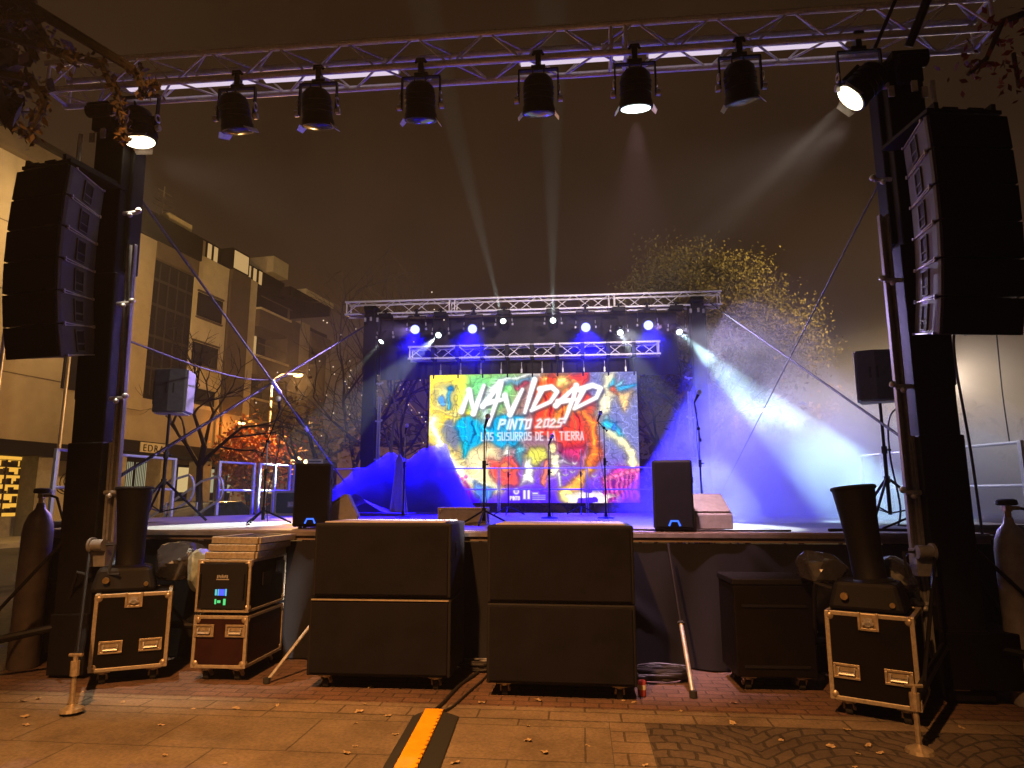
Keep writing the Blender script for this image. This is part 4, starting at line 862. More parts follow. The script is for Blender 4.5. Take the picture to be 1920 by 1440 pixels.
for i in range(5): guard('thin guard panel on the stage back edge, %s' % wh[i], (xs[i] + .02, 14.72), (xs[i + 1] - .02, 14.72), H=.98, mid=.5, r=.014, pw=.026)
guard('bright guard panel at the back right of the stage, half in cyan smoke', (4.5, 11.4), (4.62, 10.9), posts=(0, 1))
guard('long guard panel behind the right loudspeaker stand, before the parked car', (4.66, 10.8), (5.32, 8.75))
# looped stair handrails
for i, (x, y) in enumerate(((-6.9, 11.2), (-6.72, 11.85))):
    t = thing('stair_handrail', ['looped steel handrail beside the left guard panel, nearer one', 'looped steel handrail above the stage stairs, farther one'][i], 'handrail', (x, y, DZ), R_(195), 'looped handrails of the stage stairs')
    pts = [(.95, 0, -.55), (.1, 0, .12)] + [(-.02 + -.16 * math.sin(a) , 0, .48 - .26 * math.cos(a)) for a in np.linspace(.5, 2.7, 9)] + [(.2, 0, .62), (1.0, 0, .0), (1.15, 0, -.12)]
    MB().tube(pts, .022, 8).build('tube', M['steel'], t, smooth=True)
    MB().cyl((.25, 0, 0.24), (.25, 0, -.4), .018, n=8).build('post', M['steel'], t)

# ================================================================== MICROPHONES
def mic_stand(label, x, y, h, boom=None, base='tripod', mic=True, r=.0125, rz=0):
    t = thing('microphone_stand', label, 'microphone stand', (x, y, DZ), rz)
    if base == 'tripod':
        for k in range(3):
            a = k * 2.094 + .5; MB().tube([(.02 * math.cos(a), .02 * math.sin(a), .16), (.33 * math.cos(a), .33 * math.sin(a), .012)], .011, 6).build('leg', M['cab'], t)
        b = MB(); b.cyl((0, 0, .05), (0, 0, .2), .022, n=10)
    else:
        b = MB(); b.lathe([(.13, .0), (.13, .015), (.03, .03), (.02, .1)], 20)
    b.build('base', M['cab'], t, smooth=True)
    MB().cyl((0, 0, .05), (0, 0, h * .62), r, n=8).build('lower_tube', M['cab'], t); MB().cyl((0, 0, h * .6), (0, 0, h), r * .75, n=8).build('upper_tube', M['steel'], t)
    b = MB(); b.cyl((0, 0, h * .58), (0, 0, h * .66), r * 1.8, n=10); b.cyl((0, 0, h * .62), (.05, 0, h * .62), .008, n=6); b.build('clutch', M['rubber'], t)
    top = Vector((0, 0, h))
    if boom is not None:
        B = Vector(boom); b = MB(); b.cyl(top - B * .45, top + B, .008, n=8); b.ball(top, .025); b.build('boom_arm', M['cab'], t); b = MB(); b.cyl(top - B * .5, top - B * .38, .018, n=8); b.build('counterweight', M['rubber'], t); top = top + B
    if mic:
        d = Vector((.05, -.12, .1)) if boom is None else Vector((.03, -.1, .08)); d = d.normalized()
        b = MB(); b.cyl(top, top + d * .17, .012, .02, n=10); mi = b.build('microphone', M['cab'], t, smooth=True); b = MB(); b.ball(top + d * .2, .034); b.build('grille', M['alu'], mi, smooth=True)
        cp = MB(); cp.tube([top + d * .01, top + Vector((.03, 0, -.12)), top + Vector((.012, .01, -.5)), (.02, .01, h * .3), (.05, .02, .03)], .005, 5); cp.build('lead', M['cable'], t)
    return t
mic_stand('black microphone stand with round silver mic in front of the blue tinted smoke', -2.93, 11.05, 1.38, base='round')
p = onZ(907, 985, DZ); mic_stand('nearest thin stand crossing the left half of the screen beside the road case', p.x, p.y, 1.12, base='tripod', mic=True)
mic_stand('thin black stand in front of the middle of the screen', -.5, 10.7, 1.15, base='round', mic=True)
mic_stand('silver topped stand before the right third of the screen', .38, 10.8, 1.42, boom=(-.1, -.05, .1), base='round', mic=True)
mic_stand('low slim stand standing between the middle microphone and the screen', -1.35, 12.6, 1.2, base='tripod', mic=False, r=.01)
mic_stand('slim stand at the back right of the screen middle', .0, 13.2, 1.25, base='tripod', mic=False, r=.01)
p = onZ(1318, 978, DZ); mic_stand('microphone on a boom stand rising behind the right wedge monitor', p.x, 9.4, 1.25, boom=(-.04, 0, .36), base='tripod')
p = onZ(478, 984, DZ); mic_stand('tripod stand with tilted boom microphone at the left in a pool of white light', p.x, 7.9, 1.0, boom=(.13, 0, .38), base='tripod')
p = onZ(1805, 1003, DZ); mic_stand('small boom stand silhouetted right of the right tower', 3.22, 6.9, .55, boom=(.2, 0, .12), base='tripod', mic=True)

# ================================================================== SPEAKERS
def stage_speaker(label, x, y, rz, W=.36, H=.68, D=.36):
    t = thing('stage_speaker', label, 'loudspeaker', (x, y, DZ), rz, 'loudspeakers on the front edge of the stage')
    b = MB(); w = W / 2; b.prism([(-w, 0), (w, 0), (w * 1.02, D * .45), (w * .72, D), (-w * .72, D), (-w * 1.02, D * .45)], .02, H); b.build('cabinet', M['cab'], t, bevel=.02)
    g = MB(); g.box((0, -.008, H / 2 + .01), (W - .03, .02, H - .06)); g.build('grille', M['grille'], t, bevel=.01)
    b = MB(); b.tube([(-.05, -.024, .055), (-.03, -.024, .1), (.03, -.024, .1), (.05, -.024, .055)], .009, 6); b.build('logo_light', E_['logo'], t)
    b = MB()
    for sx_ in (-1, 1):
        for yy in (.05, D - .06): b.cyl((sx_ * w * .6, yy, 0), (sx_ * w * .6, yy, .022), .02, n=8)
    b.each('rubber_foot', M['rubber'], t)
    b = MB(); b.box((w + .004, D * .35, H * .72), (.012, .12, .06)); b.build('handle', M['rubber'], t, bevel=.004)
    return t
p = onZ(578, 992, DZ); stage_speaker('black loudspeaker with blue logo light on the left of the stage edge', p.x, 6.72, R_(12), .36, .66)
p = onZ(1272, 1000, DZ); stage_speaker('black loudspeaker with blue logo light on the right of the stage edge', p.x, 6.42, R_(-4), .36, .66)
def wedge(label, x, y, rz, W=.5, m='greypaint', sc=1.):
    t = thing('wedge_monitor', label, 'stage monitor', (x, y, DZ), rz, 'wedge monitors on the stage')
    pr = [(0, 0), (.36 * sc, 0), (.42 * sc, .1 * sc), (.3 * sc, .34 * sc), (.0, .14 * sc)]
    MB().prism([(a, c + .012) for a, c in pr], -W / 2, W / 2, axis='x').build('cabinet', M[m], t, bevel=.01)
    g = MB(); a = Vector((0, .02, .165 * sc)); c = Vector((0, .28 * sc, .335 * sc)); d = c - a; T = Matrix.Translation((a + c) / 2 + Vector((0, -.006, .012))) @ Matrix.Rotation(math.atan2(d.z, d.y), 4, 'X'); g.box((0, 0, 0), (W - .04, d.length, .012), T); g.build('grille', M['grille'] if m == 'black' else M[m], t)
    b = MB(); b.box((-W / 2 - .003, .18 * sc, .14 * sc), (.01, .12, .05)); b.build('handle', M['rubber'], t)
    return t
p = onZ(1340, 995, DZ); wedge('grey wedge monitor tight behind the right stage loudspeaker', p.x - .02, 6.75, R_(8), .42, 'greypaint', 1.0)
p = onZ(640, 984, DZ); wedge('grey wedge monitor half hidden by the left stage loudspeaker, on its right', p.x - .06, 7.3, R_(-75), .42)
p = onZ(524, 985, DZ); wedge('pale wedge monitor left of the left stage loudspeaker', p.x, 8.0, R_(-60), .4)
p = onZ(905, 975, DZ); rc = flight_case('flight_case', 'small grey flight case standing on the stage left of the middle microphones', (p.x, 8.2, DZ), R_(2), .58, .4, .2, 'greypaint', False, (), False, .025)
p = onZ(535, 955, DZ); rc = flight_case('flight_case', 'white edged flight case behind the left stage loudspeaker near the guard rail', (-5.3, 12.2, DZ), R_(2), .6, .45, .45, 'laminate', False, ((.05, .2),), False, .04)
def pa_speaker(label, x, y, z, rz, W=.36, H=.6, D=.34, tilt=0):
    t = thing('loudspeaker', label, 'loudspeaker', (x, y, z), rz, 'loudspeakers on tripod stands'); w = W / 2
    b = MB(); b.prism([(-w, -D / 2), (w, -D / 2), (w * 1.03, 0), (w * .6, D / 2), (-w * .6, D / 2), (-w * 1.03, 0)], 0, H); b.build('cabinet', M['arraycab'], t, bevel=.018)
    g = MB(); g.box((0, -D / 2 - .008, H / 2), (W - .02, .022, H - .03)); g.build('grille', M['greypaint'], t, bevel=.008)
    b = MB(); b.prism([(-w + .02, -D / 2 + .02), (w - .02, -D / 2 + .02), (w * .56, D / 2 - .02), (-w * .56, D / 2 - .02)], -.012, 0); b.build('bottom_plate', M['cream'], t)
    b = MB(); b.box((0, D / 2 + .004, H * .45), (.16, .012, .3)); b.build('rear_panel', M['rubber'], t)
    b = MB(); b.box((w * .99, -.02, H * .55), (.012, .1, .14)); b.box((-w * .99, -.02, H * .55), (.012, .1, .14)); b.each('handle', M['rubber'], t, bevel=.004)
    return t
def spk_stand(label, x, y, h, rz):
    t = thing('speaker_stand', label, 'speaker stand', (x, y, DZ), rz, 'tripod stands of the loudspeakers')
    MB().cyl((0, 0, .12), (0, 0, h * .62), .022, n=10).build('lower_tube', M['black'], t, smooth=True); MB().cyl((0, 0, h * .6), (0, 0, h), .018, n=10).build('upper_tube', M['black'], t, smooth=True)
    b = MB(); b.cyl((0, 0, h * .58), (0, 0, h * .64), .032, n=10); b.cyl((0, 0, h * .61), (.07, 0, h * .61), .012, n=8); b.build('collar', M['rubber'], t); b = MB(); b.cyl((0, 0, .48), (0, 0, .56), .034, n=10); b.build('leg_hub', M['rubber'], t)
    for k in range(3):
        a = k * 2.094; c, s = math.cos(a), math.sin(a); l = MB(); l.tube([(.03 * c, .03 * s, .52), (.55 * c, .55 * s, .02)], .016, 7); lo = l.build('leg', M['black'], t)
        q = MB(); q.tube([(.02 * c, .02 * s, .14), (.34 * c, .34 * s, .21)], .009, 6); q.build('brace', M['black'], lo)
    return t
pl_ = onY(318, 775, 8.4); spk_stand('black tripod speaker stand at the left of the stage before the shop front', pl_.x + .0, 8.4, pl_.z - DZ, .4)
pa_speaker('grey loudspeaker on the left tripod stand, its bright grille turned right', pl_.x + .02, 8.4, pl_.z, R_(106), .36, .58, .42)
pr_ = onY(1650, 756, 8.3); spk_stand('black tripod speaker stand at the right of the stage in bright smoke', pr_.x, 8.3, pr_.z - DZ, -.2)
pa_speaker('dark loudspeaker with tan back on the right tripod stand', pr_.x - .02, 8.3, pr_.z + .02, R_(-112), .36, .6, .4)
q = Vector((pr_.x, 8.3, pr_.z))
cable('speaker_cable', 'black cable drooping from the back of the right tripod loudspeaker', [q + Vector((.2, .0, .2)), q + Vector((.36, -.02, .22)), q + Vector((.4, -.02, .05)), q + Vector((.1, -.02, -.14)), q + Vector((.045, -.03, -.6)), q + Vector((.1, -.04, -1.2)), q + Vector((.02, -.1, -1.45))], .011)

# draped sheet and cloth on the left of the stage
def robe(label, x, y, H, r0, r1, m):
    b = MB(); n = 40; vs = []; fs = []; R = 14
    for j in range(R + 1):
        v = j / R; z = H * (1 - v)
        rad = (r0 * math.sqrt(max(0.02, min(1, v * 7))) if v < .2 else r0 + (r1 - r0) * ((v - .2) / .8) ** 1.3)
        for i in range(n):
            a = 2 * math.pi * i / n; q = rad * (1 + .1 * v * math.sin(7 * a + .5) + .05 * v * math.sin(13 * a)); vs.append((q * math.cos(a), .75 * q * math.sin(a), z))
    for j in range(R):
        for i in range(n): fs.append((j * n + i, (j + 1) * n + i, (j + 1) * n + (i + 1) % n, j * n + (i + 1) % n))
    fs.append(tuple(range(n))); b.add(vs, fs); o = b.build('draped_cloth', M[m], smooth=True); o.location = (x, y, DZ); return tag(o, label, 'cloth')
robe('tall pale draped cloth figure shape standing left of the screen, flared at its foot', onY(748, 900, 12.6).x, 12.6, 1.15, .085, .17, 'paper')
rr = np.random.default_rng(2); N = 26; vs = []; fs = []
for j in range(N + 1):
    for i in range(N + 1):
        u, v = i / N, j / N; z = .34 * math.exp(-((u - .42) / .2) ** 2) * (1 - .5 * v) + .06 * math.exp(-((u - .7) / .12) ** 2) + .025 * math.sin(9 * u + 4 * v) * (1 - abs(2 * v - 1)); vs.append((u * 1.25 - .62, v * .6 - .3, max(.004, z)))
for j in range(N):
    for i in range(N): a = j * (N + 1) + i; fs.append((a, a + 1, a + N + 2, a + N + 1))
o = MB().add(vs, fs).build('crumpled_sheet', M['paper'], smooth=True); o.location = (onY(685, 950, 12.2).x, 12.2, DZ + .05); tag(o, 'pale sheet lying in a peak on the stage left of the draped cloth', 'sheet')
t = thing('low_riser', 'low dark riser under the pale sheet on the left of the stage', 'riser', (onY(690, 950, 12.2).x, 12.2, DZ)); MB().box((0, 0, .02), (1.6, .9, .05)).build('top', M['deck'], t, bevel=.005)
cable('stage_cable', 'cable lying along the front edge of the stage left of the right loudspeaker', [(.2, 6.5, DZ + .012), (.5, 6.6, DZ + .012), (.8, 6.5, DZ + .012), (1.3, 6.48, DZ + .012), (1.9, 6.5, DZ + .012)], .01)
cable('stage_cable', 'cable lying on the stage edge in front of the right tripod stand', [(2.3, 6.7, DZ + .012), (2.7, 6.85, DZ + .012), (3.0, 6.75, DZ + .012), (3.4, 6.8, DZ + .012)], .013)

# ================================================================== GUYS AND HANGING CABLES
def strut(label, a, b_, r=.02, m='steel', buckle=None):
    t = thing('guy_strap', label, 'guy strap', a, 0, 'guy straps bracing the towers'); d = Vector(b_) - Vector(a); MB().cyl((0, 0, 0), d, r, n=7).build('strap', M[m], t, smooth=True)
    if buckle is not None:
        q = d * buckle; w_ = d.normalized() * .2; MB().cyl(q - w_, q + w_, r * 2.2, n=8).build('turnbuckle', M['steel'], t)
        q = d * .58; w_ = d.normalized() * .07; MB().cyl(q - w_, q + w_, r * 2.0, n=8).build('sleeve', M['trimbar'], t)
LT, RT = Vector((-4.35, TY + .1, 4.5)), Vector((2.75, TY + .1, 4.2))
strut('grey guy strap running down from the left front tower across the building facade', LT, (pL.x - .1, 15.2, .9 + .5), .014, 'cab2', .42)
strut('dark guy strap rising from the left front tower foot to the rear truss', (-4.4, TY + .2, 1.65), (pL.x - .1, 15.2, 5.6), .018, 'cab')
strut('dark guy strap running down right from the rear truss to the right tower', (pR.x + .3, 15.3, RZ_ - .1), (2.8, TY + .15, 1.9), .013, 'black')
strut('faint guy strap running down from the right front tower into the smoke', RT + Vector((0, 0, .2)), (pR.x + .2, 15.2, 1.4), .009, 'cab2')
a = Vector((-4.3, TY, 3.0)); b2 = Vector((-6.2, 14.5, 4.35))
cable('hanging_cable', 'slack grey cable sagging from the left tower towards the trees', [a, a.lerp(b2, .3) + Vector((0, 0, -.22)), a.lerp(b2, .6) + Vector((0, 0, -.27)), b2], .01, 'cab2')
for i, (x0, x1, lab) in enumerate(((2.6, 3.1, 'thin black cable slanting up out of view from the right end of the front truss'), (2.88, 3.3, 'thick black strap slanting up out of view over the right end of the front truss'))):
    cable('overhead_cable', lab, [(x0, TY - .2, 5.35), ((x0 + x1) / 2 - .02, 5.1, 6.0), (x1 - .05, 4.6, 6.75), (x1 + .5, 3.6, 8.0)], .016 + .022 * i, 'cable')
for i, (dx, r, lab) in enumerate(((.16, .016, 'black cable hanging close along the back of the right tower'), (.24, .011, 'loose black cable hanging right of the right tower down to the stage edge'))):
    cable('tower_cable', lab, [(2.84 + dx, TY + .05, 4.6), (2.9 + dx * 1.15, TY + .1, 3.2), (2.84 + dx * 1.2, TY + .1, 2.7), (2.86 + dx * 1.4, TY + .15, 1.9), (2.88 + dx * 1.5, TY + .2, 1.22 if i else .3)], r)
cable('wire', 'thin wire hanging down at the far right over the guard rail', [onY(1868, 620, 9), onY(1880, 740, 9), onY(1893, 830, 9)], .008)
for i, z in enumerate((740, 772, 800)):
    pass
# ================================================================== PEOPLE
def person(label, x, y, z, rz, H, top, bun=False):
    t = thing('person', label, 'person', (x, y, z), rz); s = H / 1.7
    V = [(0, 0, .93), (0, .01, 1.12), (0, .0, 1.34), (0, -.01, 1.44), (0, -.02, 1.5), (0, -.03, 1.6), (0, -.02, 1.69),
         (.18, 0, 1.38), (.23, .0, 1.12), (.22, -.1, .9), (.21, -.14, .82), (-.18, 0, 1.38), (-.23, .02, 1.12), (-.2, -.12, .93), (-.18, -.17, .86),
         (.1, 0, .86), (.11, -.01, .48), (.11, .02, .08), (.11, -.13, .03), (-.1, 0, .86), (-.11, -.01, .48), (-.11, .02, .08), (-.11, -.13, .03)]
    Ed = [(0, 1), (1, 2), (2, 3), (3, 4), (4, 5), (5, 6), (2, 7), (7, 8), (8, 9), (9, 10), (2, 11), (11, 12), (12, 13), (13, 14), (0, 15), (15, 16), (16, 17), (17, 18), (0, 19), (19, 20), (20, 21), (21, 22)]
    Rd = [.15, .135, .16, .075, .055, .1, .075, .07, .05, .035, .032, .07, .05, .035, .032, .09, .06, .045, .035, .09, .06, .045, .035]
    me = bpy.data.meshes.new('body'); me.from_pydata([Vector(v) * s for v in V], Ed, []); o = bpy.data.objects.new('body', me); COL.objects.link(o); o.parent = t
    sk = o.modifiers.new('skin', 'SKIN'); sk.use_smooth_shade = True
    lay = me.skin_vertices[0] if me.skin_vertices else None
    if lay is None:
        bm = bmesh.new(); bm.from_mesh(me); bm.verts.layers.skin.verify(); bm.to_mesh(me); bm.free(); lay = me.skin_vertices[0]
    for i, d in enumerate(lay.data): d.radius = (Rd[i] * s * (1.0), Rd[i] * s * (.72 if i in (0, 1, 2) else 1)); d.use_root = (i == 0)
    su = o.modifiers.new('sub', 'SUBSURF'); su.levels = 2; su.render_levels = 2; me.materials.append(M['skin'])
    c = MB(); c.lathe([(.17 * s, .8 * s), (.2 * s, 1.0 * s), (.2 * s, 1.25 * s), (.17 * s, 1.4 * s), (.08 * s, 1.47 * s)], 18, Matrix.Scale(.78, 4, (0, 1, 0)))
    for q in (-1, 1): c.tube([(q * .17 * s, 0, 1.38 * s), (q * .235 * s, .01, 1.12 * s), (q * .215 * s, -.11 * s, .93 * s)], .06, 10, radii=[.085 * s, .068 * s, .05 * s])
    c.build('jacket', M[top], t, smooth=True)
    c = MB()
    for q in (-1, 1): c.tube([(q * .09 * s, 0, .9 * s), (q * .11 * s, -.01, .48 * s), (q * .11 * s, .02, .06 * s)], .09, 10, radii=[.115 * s, .08 * s, .07 * s])
    c.build('trousers', M['jacket'], t, smooth=True)
    h = MB(); h.ball((0, .015 * s, 1.625 * s), .118 * s, n=14, m=10, sc=(1, 1.05, 1.08)); 
    if bun: h.ball((0, .03 * s, 1.78 * s), .05 * s)
    h.build('hair', M['hair'], t, smooth=True)
    f = MB(); f.ball((0, -.045 * s, 1.6 * s), .088 * s, n=14, m=10, sc=(.9, 1, 1.2)); f.prism([(-.013, -.02), (.013, -.02), (0, .03)], 0, .03, Matrix.Translation((0, -.125 * s, 1.595 * s)) @ Matrix.Rotation(R_(90), 4, 'X')); f.build('face', M['skin'], t, smooth=True)
    return t
p = onY(128, 930, 9.3); person('person with a dark hair bun and grey jacket standing behind the left guard rail', p.x, 9.6, 0, R_(150), 1.66, 'jacket', True)
p = onY(212, 940, 10.2); person('dark haired person in a brown jacket right of the left tower, face half turned', p.x, 10.3, 0, R_(-60), 1.6, 'jacket2')

# ================================================================== BUILDING
B0 = (-20.63, 22.0); BANG = math.atan2(21.4, 2.95)
bd = thing('apartment_building', 'long pale apartment building with shops below, receding along the left side', 'building', (B0[0], B0[1], 0), BANG)
def wall(name, parts, m, bevel=0):      # parts: (u0,u1,z0,z1,out,depth): front face stands `out` metres in front of the facade plane
    b = MB()
    for u0, u1, z0, z1, out, dp in parts: b.box(((u0 + u1) / 2, -out + dp / 2, (z0 + z1) / 2), (u1 - u0, dp, z1 - z0))
    return b.build(name, M[m] if isinstance(m, str) else m, bd)
wall('upper_wall', [(-26, 5.0, 3.6, 14.1, 0, 9), (5.0, 6.15, 5.4, 13.4, .25, 9)], 'plaster')
wall('cornice', [(-26, 4.6, 14.1, 14.75, .35, 9.4)], 'plaster2')
wall('cornice_cap', [(-26, 4.6, 14.75, 14.95, .55, 9.4)], 'darkfac')
wall('base_wall', [(5.0, 26, 4.05, 6.0, .12, 9)], 'plaster')
wall('stair_tower', [(6.15, 9.0, 6.0, 12.6, .05, 8)], 'darkfac')
wall('parapet_band', [(6.15, 9.0, 12.6, 13.4, .3, 8)], 'plaster2'); wall('dark_parapet', [(4.6, 9.0, 13.4, 14.6, .42, 8)], 'darkfac')
wall('roof_box', [(6.9, 8.5, 14.6, 15.15, .1, 4)], 'paleplaster')
wall('bay_wall', [(9.0, 11.6, 6.0, 13.9, .1, 8)], 'paleplaster')
for u0, u1, z0, z1 in ((9.3, 11.2, 10.7, 11.9), (9.2, 11.1, 8.2, 9.3), (9.2, 11.1, 6.2, 7.0)):
    f = wall('window', [(u0, u1, z0, z1, .16, .2)], 'darkfac'); b = MB(); b.box(((u0 + u1) / 2, -.165, (z0 + z1) / 2), (u1 - u0 - .2, .02, z1 - z0 - .2)); b.build('pane', M['glassd'], f)
wall('pillar', [(11.6, 13.2, 6.0, 13.9, .35, 8)], 'plaster2'); wall('pale_pillar', [(13.2, 14.0, 6.0, 13.9, .22, 8)], 'paleplaster')
wall('attic', [(9.0, 17.5, 13.9, 15.0, -.3, 7)], 'darkfac')
wb = wall('corner_box', [(11.4, 12.9, 13.9, 15.05, .4, 2)], 'darkfac'); b = MB(); b.box((12.15, -.405, 14.45), (1.25, .02, 1.0)); b.build('pane', E_['win2'], wb)
for u in (9.35, 9.85, 10.35, 10.85, 13.8, 14.35, 14.9): 
    f = wall('window', [(u - .22, u + .22, 14.0, 15.0, -.26, .2)], 'darkfac'); b = MB(); b.box((u, .255, 14.5), (.3, .02, .8)); b.build('pane', E_['win2'] if u > 10.2 else M['plaster'], f)
wall('penthouse', [(15.3, 16.9, 15.0, 16.0, .3, 5)], 'paleplaster')
wall('recess', [(14.0, 17.4, 6.0, 13.9, -1.2, 7)], 'darkfac')
for z in (12.3, 9.5, 7.0): wall('balcony', [(14.0, 17.2, z - 1.0, z, .5, 1.7)], 'plaster2'); wall('balcony_edge', [(14.0, 17.2, z, z + .12, .55, 1.7)], 'paleplaster')
wall('pillar', [(17.2, 18.6, 6.0, 12.6, .3, 8)], 'plaster2'); wall('pale_pillar', [(18.6, 19.8, 6.0, 12.8, .3, 8)], 'plaster')
wall('end_bay', [(19.8, 24, 6.0, 13.2, -.8, 7)], 'darkfac'); wall('balcony', [(19.8, 22.5, 11.4, 12.4, .4, 1.6)], 'plaster2')
wall('roof_eave', [(17.0, 22.0, 14.0, 14.6, .5, 7)], 'darkfac'); wall('roof_edge', [(18.6, 22.2, 14.6, 14.95, .6, 7)], 'paleplaster')
wall('ground_floor', [(-26, 26, 0, 3.6, -2.2, 6)], 'concrete'); wall('fascia', [(-26, 5.0, 3.1, 3.6, .3, 9), (5.0, 26, 3.55, 4.05, .3, 9)], 'darkfac')
for u in (-6.5, -2.6, 1.9, 5.4, 8.15, 11.0, 14.4, 18.4, 22.4): 
    wall('column', [(u - .35, u + .35, 0, 3.4, .1, .8)], 'concrete')
wall('shop_sill', [(-4.5, 2.55, .13, .85, -.7, .3)], 'concrete')
b = MB(); b.box((-.3, 1.2, 1.9), (5.6, .05, 2.1)); sh_ = b.build('lit_shelf_wall', E_['shop'], bd)
b = MB(); rr = random.Random(4)
for z in (1.0, 1.35, 1.7, 2.05, 2.4, 2.7):
    b.box((-.3, 1.05, z), (5.6, .25, .035))
    x = -3.0
    while x < 2.4:
        hh = rr.uniform(.08, .24); ww = rr.uniform(.05, .2); b.box((x, 1.05, z + .018 + hh / 2), (ww, .12, hh)); x += ww + rr.uniform(.02, .22)
for x in (-3.0, -1.6, -.2, 1.2, 2.45): b.box((x, .98, 1.9), (.05, .05, 2.1))
b.build('shelf', M['plaster2'], sh_)
b = MB(); b.box((-.3, .9, 3.02), (5.6, .05, .12)); b.build('strip_light', E_['shop'], bd)
f = wall('graffiti_wall', [(3.6, 6.2, 0, 3.5, -2.05, .2)], 'cream')
b = MB(); gx, gz = 4.95, 2.2
for a0, a1, R, cx, cz in ((0, 6.0, .42, 0, 0), (.4, 5.2, .28, .05, .05), (1, 5.9, .14, .06, .08), (3.4, 5.6, .8, .1, .35), (3.6, 5.4, .6, -.1, .1), (2.6, 4.2, .5, .5, -.3)): b.ring((gx + cx, 2.04, gz + cz), R, .018, 'y', 22, None, a0, a1)
b.build('graffiti', M['darkfac'], f)
f = wall('shop_front', [(7.6, 10.2, .3, 3.5, -2.0, .3)], 'darkfac')
for u in (8.05, 8.95, 9.75): b = MB(); b.box((u, 1.985, 2.5), (.75, .02, 1.5)); q = b.build('pane', E_['shop2'], f)
b = MB()
for i in range(24): b.box((7.65 + i * .105, 1.96, 2.5), (.03, .02, 1.6))
b.each('shutter_bar', M['darkfac'], f)
f = wall('sign_board', [(6.2, 7.8, 3.56, 4.0, .34, .1)], 'cream')
cu = bpy.data.curves.new('sign_text', 'FONT'); cu.body = 'EDRA'; cu.size = .44; cu.extrude = .012; cu.space_character = 1.25; ct = bpy.data.objects.new('sign_text', cu); COL.objects.link(ct)
dg = bpy.context.evaluated_depsgraph_get(); me = bpy.data.meshes.new_from_object(ct.evaluated_get(dg)); bpy.data.objects.remove(ct); o = bpy.data.objects.new('lettering', me); COL.objects.link(o); o.parent = f; me.materials.clear(); me.materials.append(M['darkfac']); o.rotation_euler = (R_(90), 0, 0); o.location = (6.33, -.345, 3.61)
for u0, u1, m in ((11.5, 12.9, 'win'), (13.2, 14.5, 'shop2'), (15.6, 16.6, 'shop2'), (17.2, 18.4, 'win'), (19.6, 21.4, 'win')):
    f = wall('shop_window', [(u0, u1, .6, 3.3, -2.1, .2)], 'darkfac'); b = MB(); b.box(((u0 + u1) / 2, 2.085, 2.5), (u1 - u0 - .15, .02, 1.3)); b.build('pane', E_[m], f)
wall('wall_window', [(2.2, 3.6, 5.8, 7.3, .06, .2)], 'darkfac')
for u in (6.7, 7.3, 7.9, 8.5): wall('mullion', [(u - .03, u + .03, 6.2, 12.5, .09, .06)], 'mullion')
for z in (7.4, 8.9, 10.4, 11.6): wall('spandrel', [(6.2, 8.95, z, z + .12, .08, .05)], 'mullion')
for u0, u1, z0, z1 in ((9.25, 11.25, 10.65, 11.95), (9.15, 11.15, 8.15, 9.35)): wall('window_surround', [(u0, u1, z0 - .08, z0, .2, .1), (u0, u1, z1, z1 + .08, .2, .1)], 'plaster2')
for u in (4.75, 11.45, 17.1): wall('drain_pipe', [(u - .05, u + .05, 4.1, 13.2, .42, .1)], 'plaster2')
for z in (12.3, 9.5, 7.0): wall('balcony_rail', [(14.0, 17.2, z + .75, z + .8, .55, .05)], 'plaster2')
f = wall('lit_room', [(15.0, 16.2, 9.8, 11.4, -1.1, .1)], 'darkfac'); b = MB(); b.box((15.6, 1.09, 10.6), (1.0, .02, 1.3)); b.build('pane', E_['win2'], f)
for z in (6.02, 9.0, 11.5): wall('panel_joint', [(-26, 5.0, z, z + .04, .01, .05)], 'plaster2')
for i, (u, z) in enumerate(((6.0, 16.0), (8.2, 16.1))):
    b = MB(); b.cyl((u, 1.5, 14.5), (u, 1.5, z + 1.2), .03, n=6)
    for k in range(4): b.cyl((u - .7 + .1 * k, 1.5, z + .3 * k), (u + .9 - .12 * k, 1.5, z + .3 * k), .018, n=5)
    tag(b.build('antenna', M['steel'], bd))
# pavement, road edge, neighbouring low house
d_ = Vector((math.cos(BANG), math.sin(BANG))); n_ = Vector((math.sin(BANG), -math.cos(BANG))); O = Vector(B0)
def fpt(u, o_): q = O + d_ * u + n_ * o_; return (q.x, q.y)
b = MB(); b.prism([fpt(-26, 3.2), fpt(26, 3.2), fpt(26, -2.1), fpt(-26, -2.1)], .005, .13); tag(b.build('pavement', M['concrete']), kind='structure')
b = MB(); b.prism([fpt(-26, 3.36), fpt(26, 3.36), fpt(26, 3.204), fpt(-26, 3.204)], .004, .14); tag(b.build('kerb', M['concrete']), kind='structure')
hs = thing('low_house', 'low amber lit house behind the trees left of the stage', 'house', (-11.6, 42, 0), R_(10))
MB().box((0, 3, 2.4), (7.5, 6, 4.8)).build('wall', M['plaster'], hs); MB().box((0, 3, 4.9), (8, 6.4, .25)).build('roof', M['darkfac'], hs)
for x in (-2.2, 0, 2.2): 
    f = MB(); f.box((x, -.02, 2.2), (1.1, .08, 1.5)); f = f.build('window', M['darkfac'], hs); b = MB(); b.box((x, -.07, 2.2), (.9, .02, 1.3)); b.build('pane', M['glassd'], f)
p = onY(592, 868, 17.5)
t = thing('street_sign', 'small white street sign on a post above the left stage loudspeaker', 'sign', (p.x, 17.5, 0)); MB().cyl((0, 0, 0), (0, 0, p.z + .1), .03, n=8).build('post', M['steel'], t); MB().box((0, -.04, p.z), (.44, .03, .2)).build('plate', M['trimbar'], t, bevel=.005); b = MB()
for z_ in (.035, -.035): b.box((0, -.057, p.z + z_), (.34, .006, .03))
b.build('lettering', M['cab'], t)

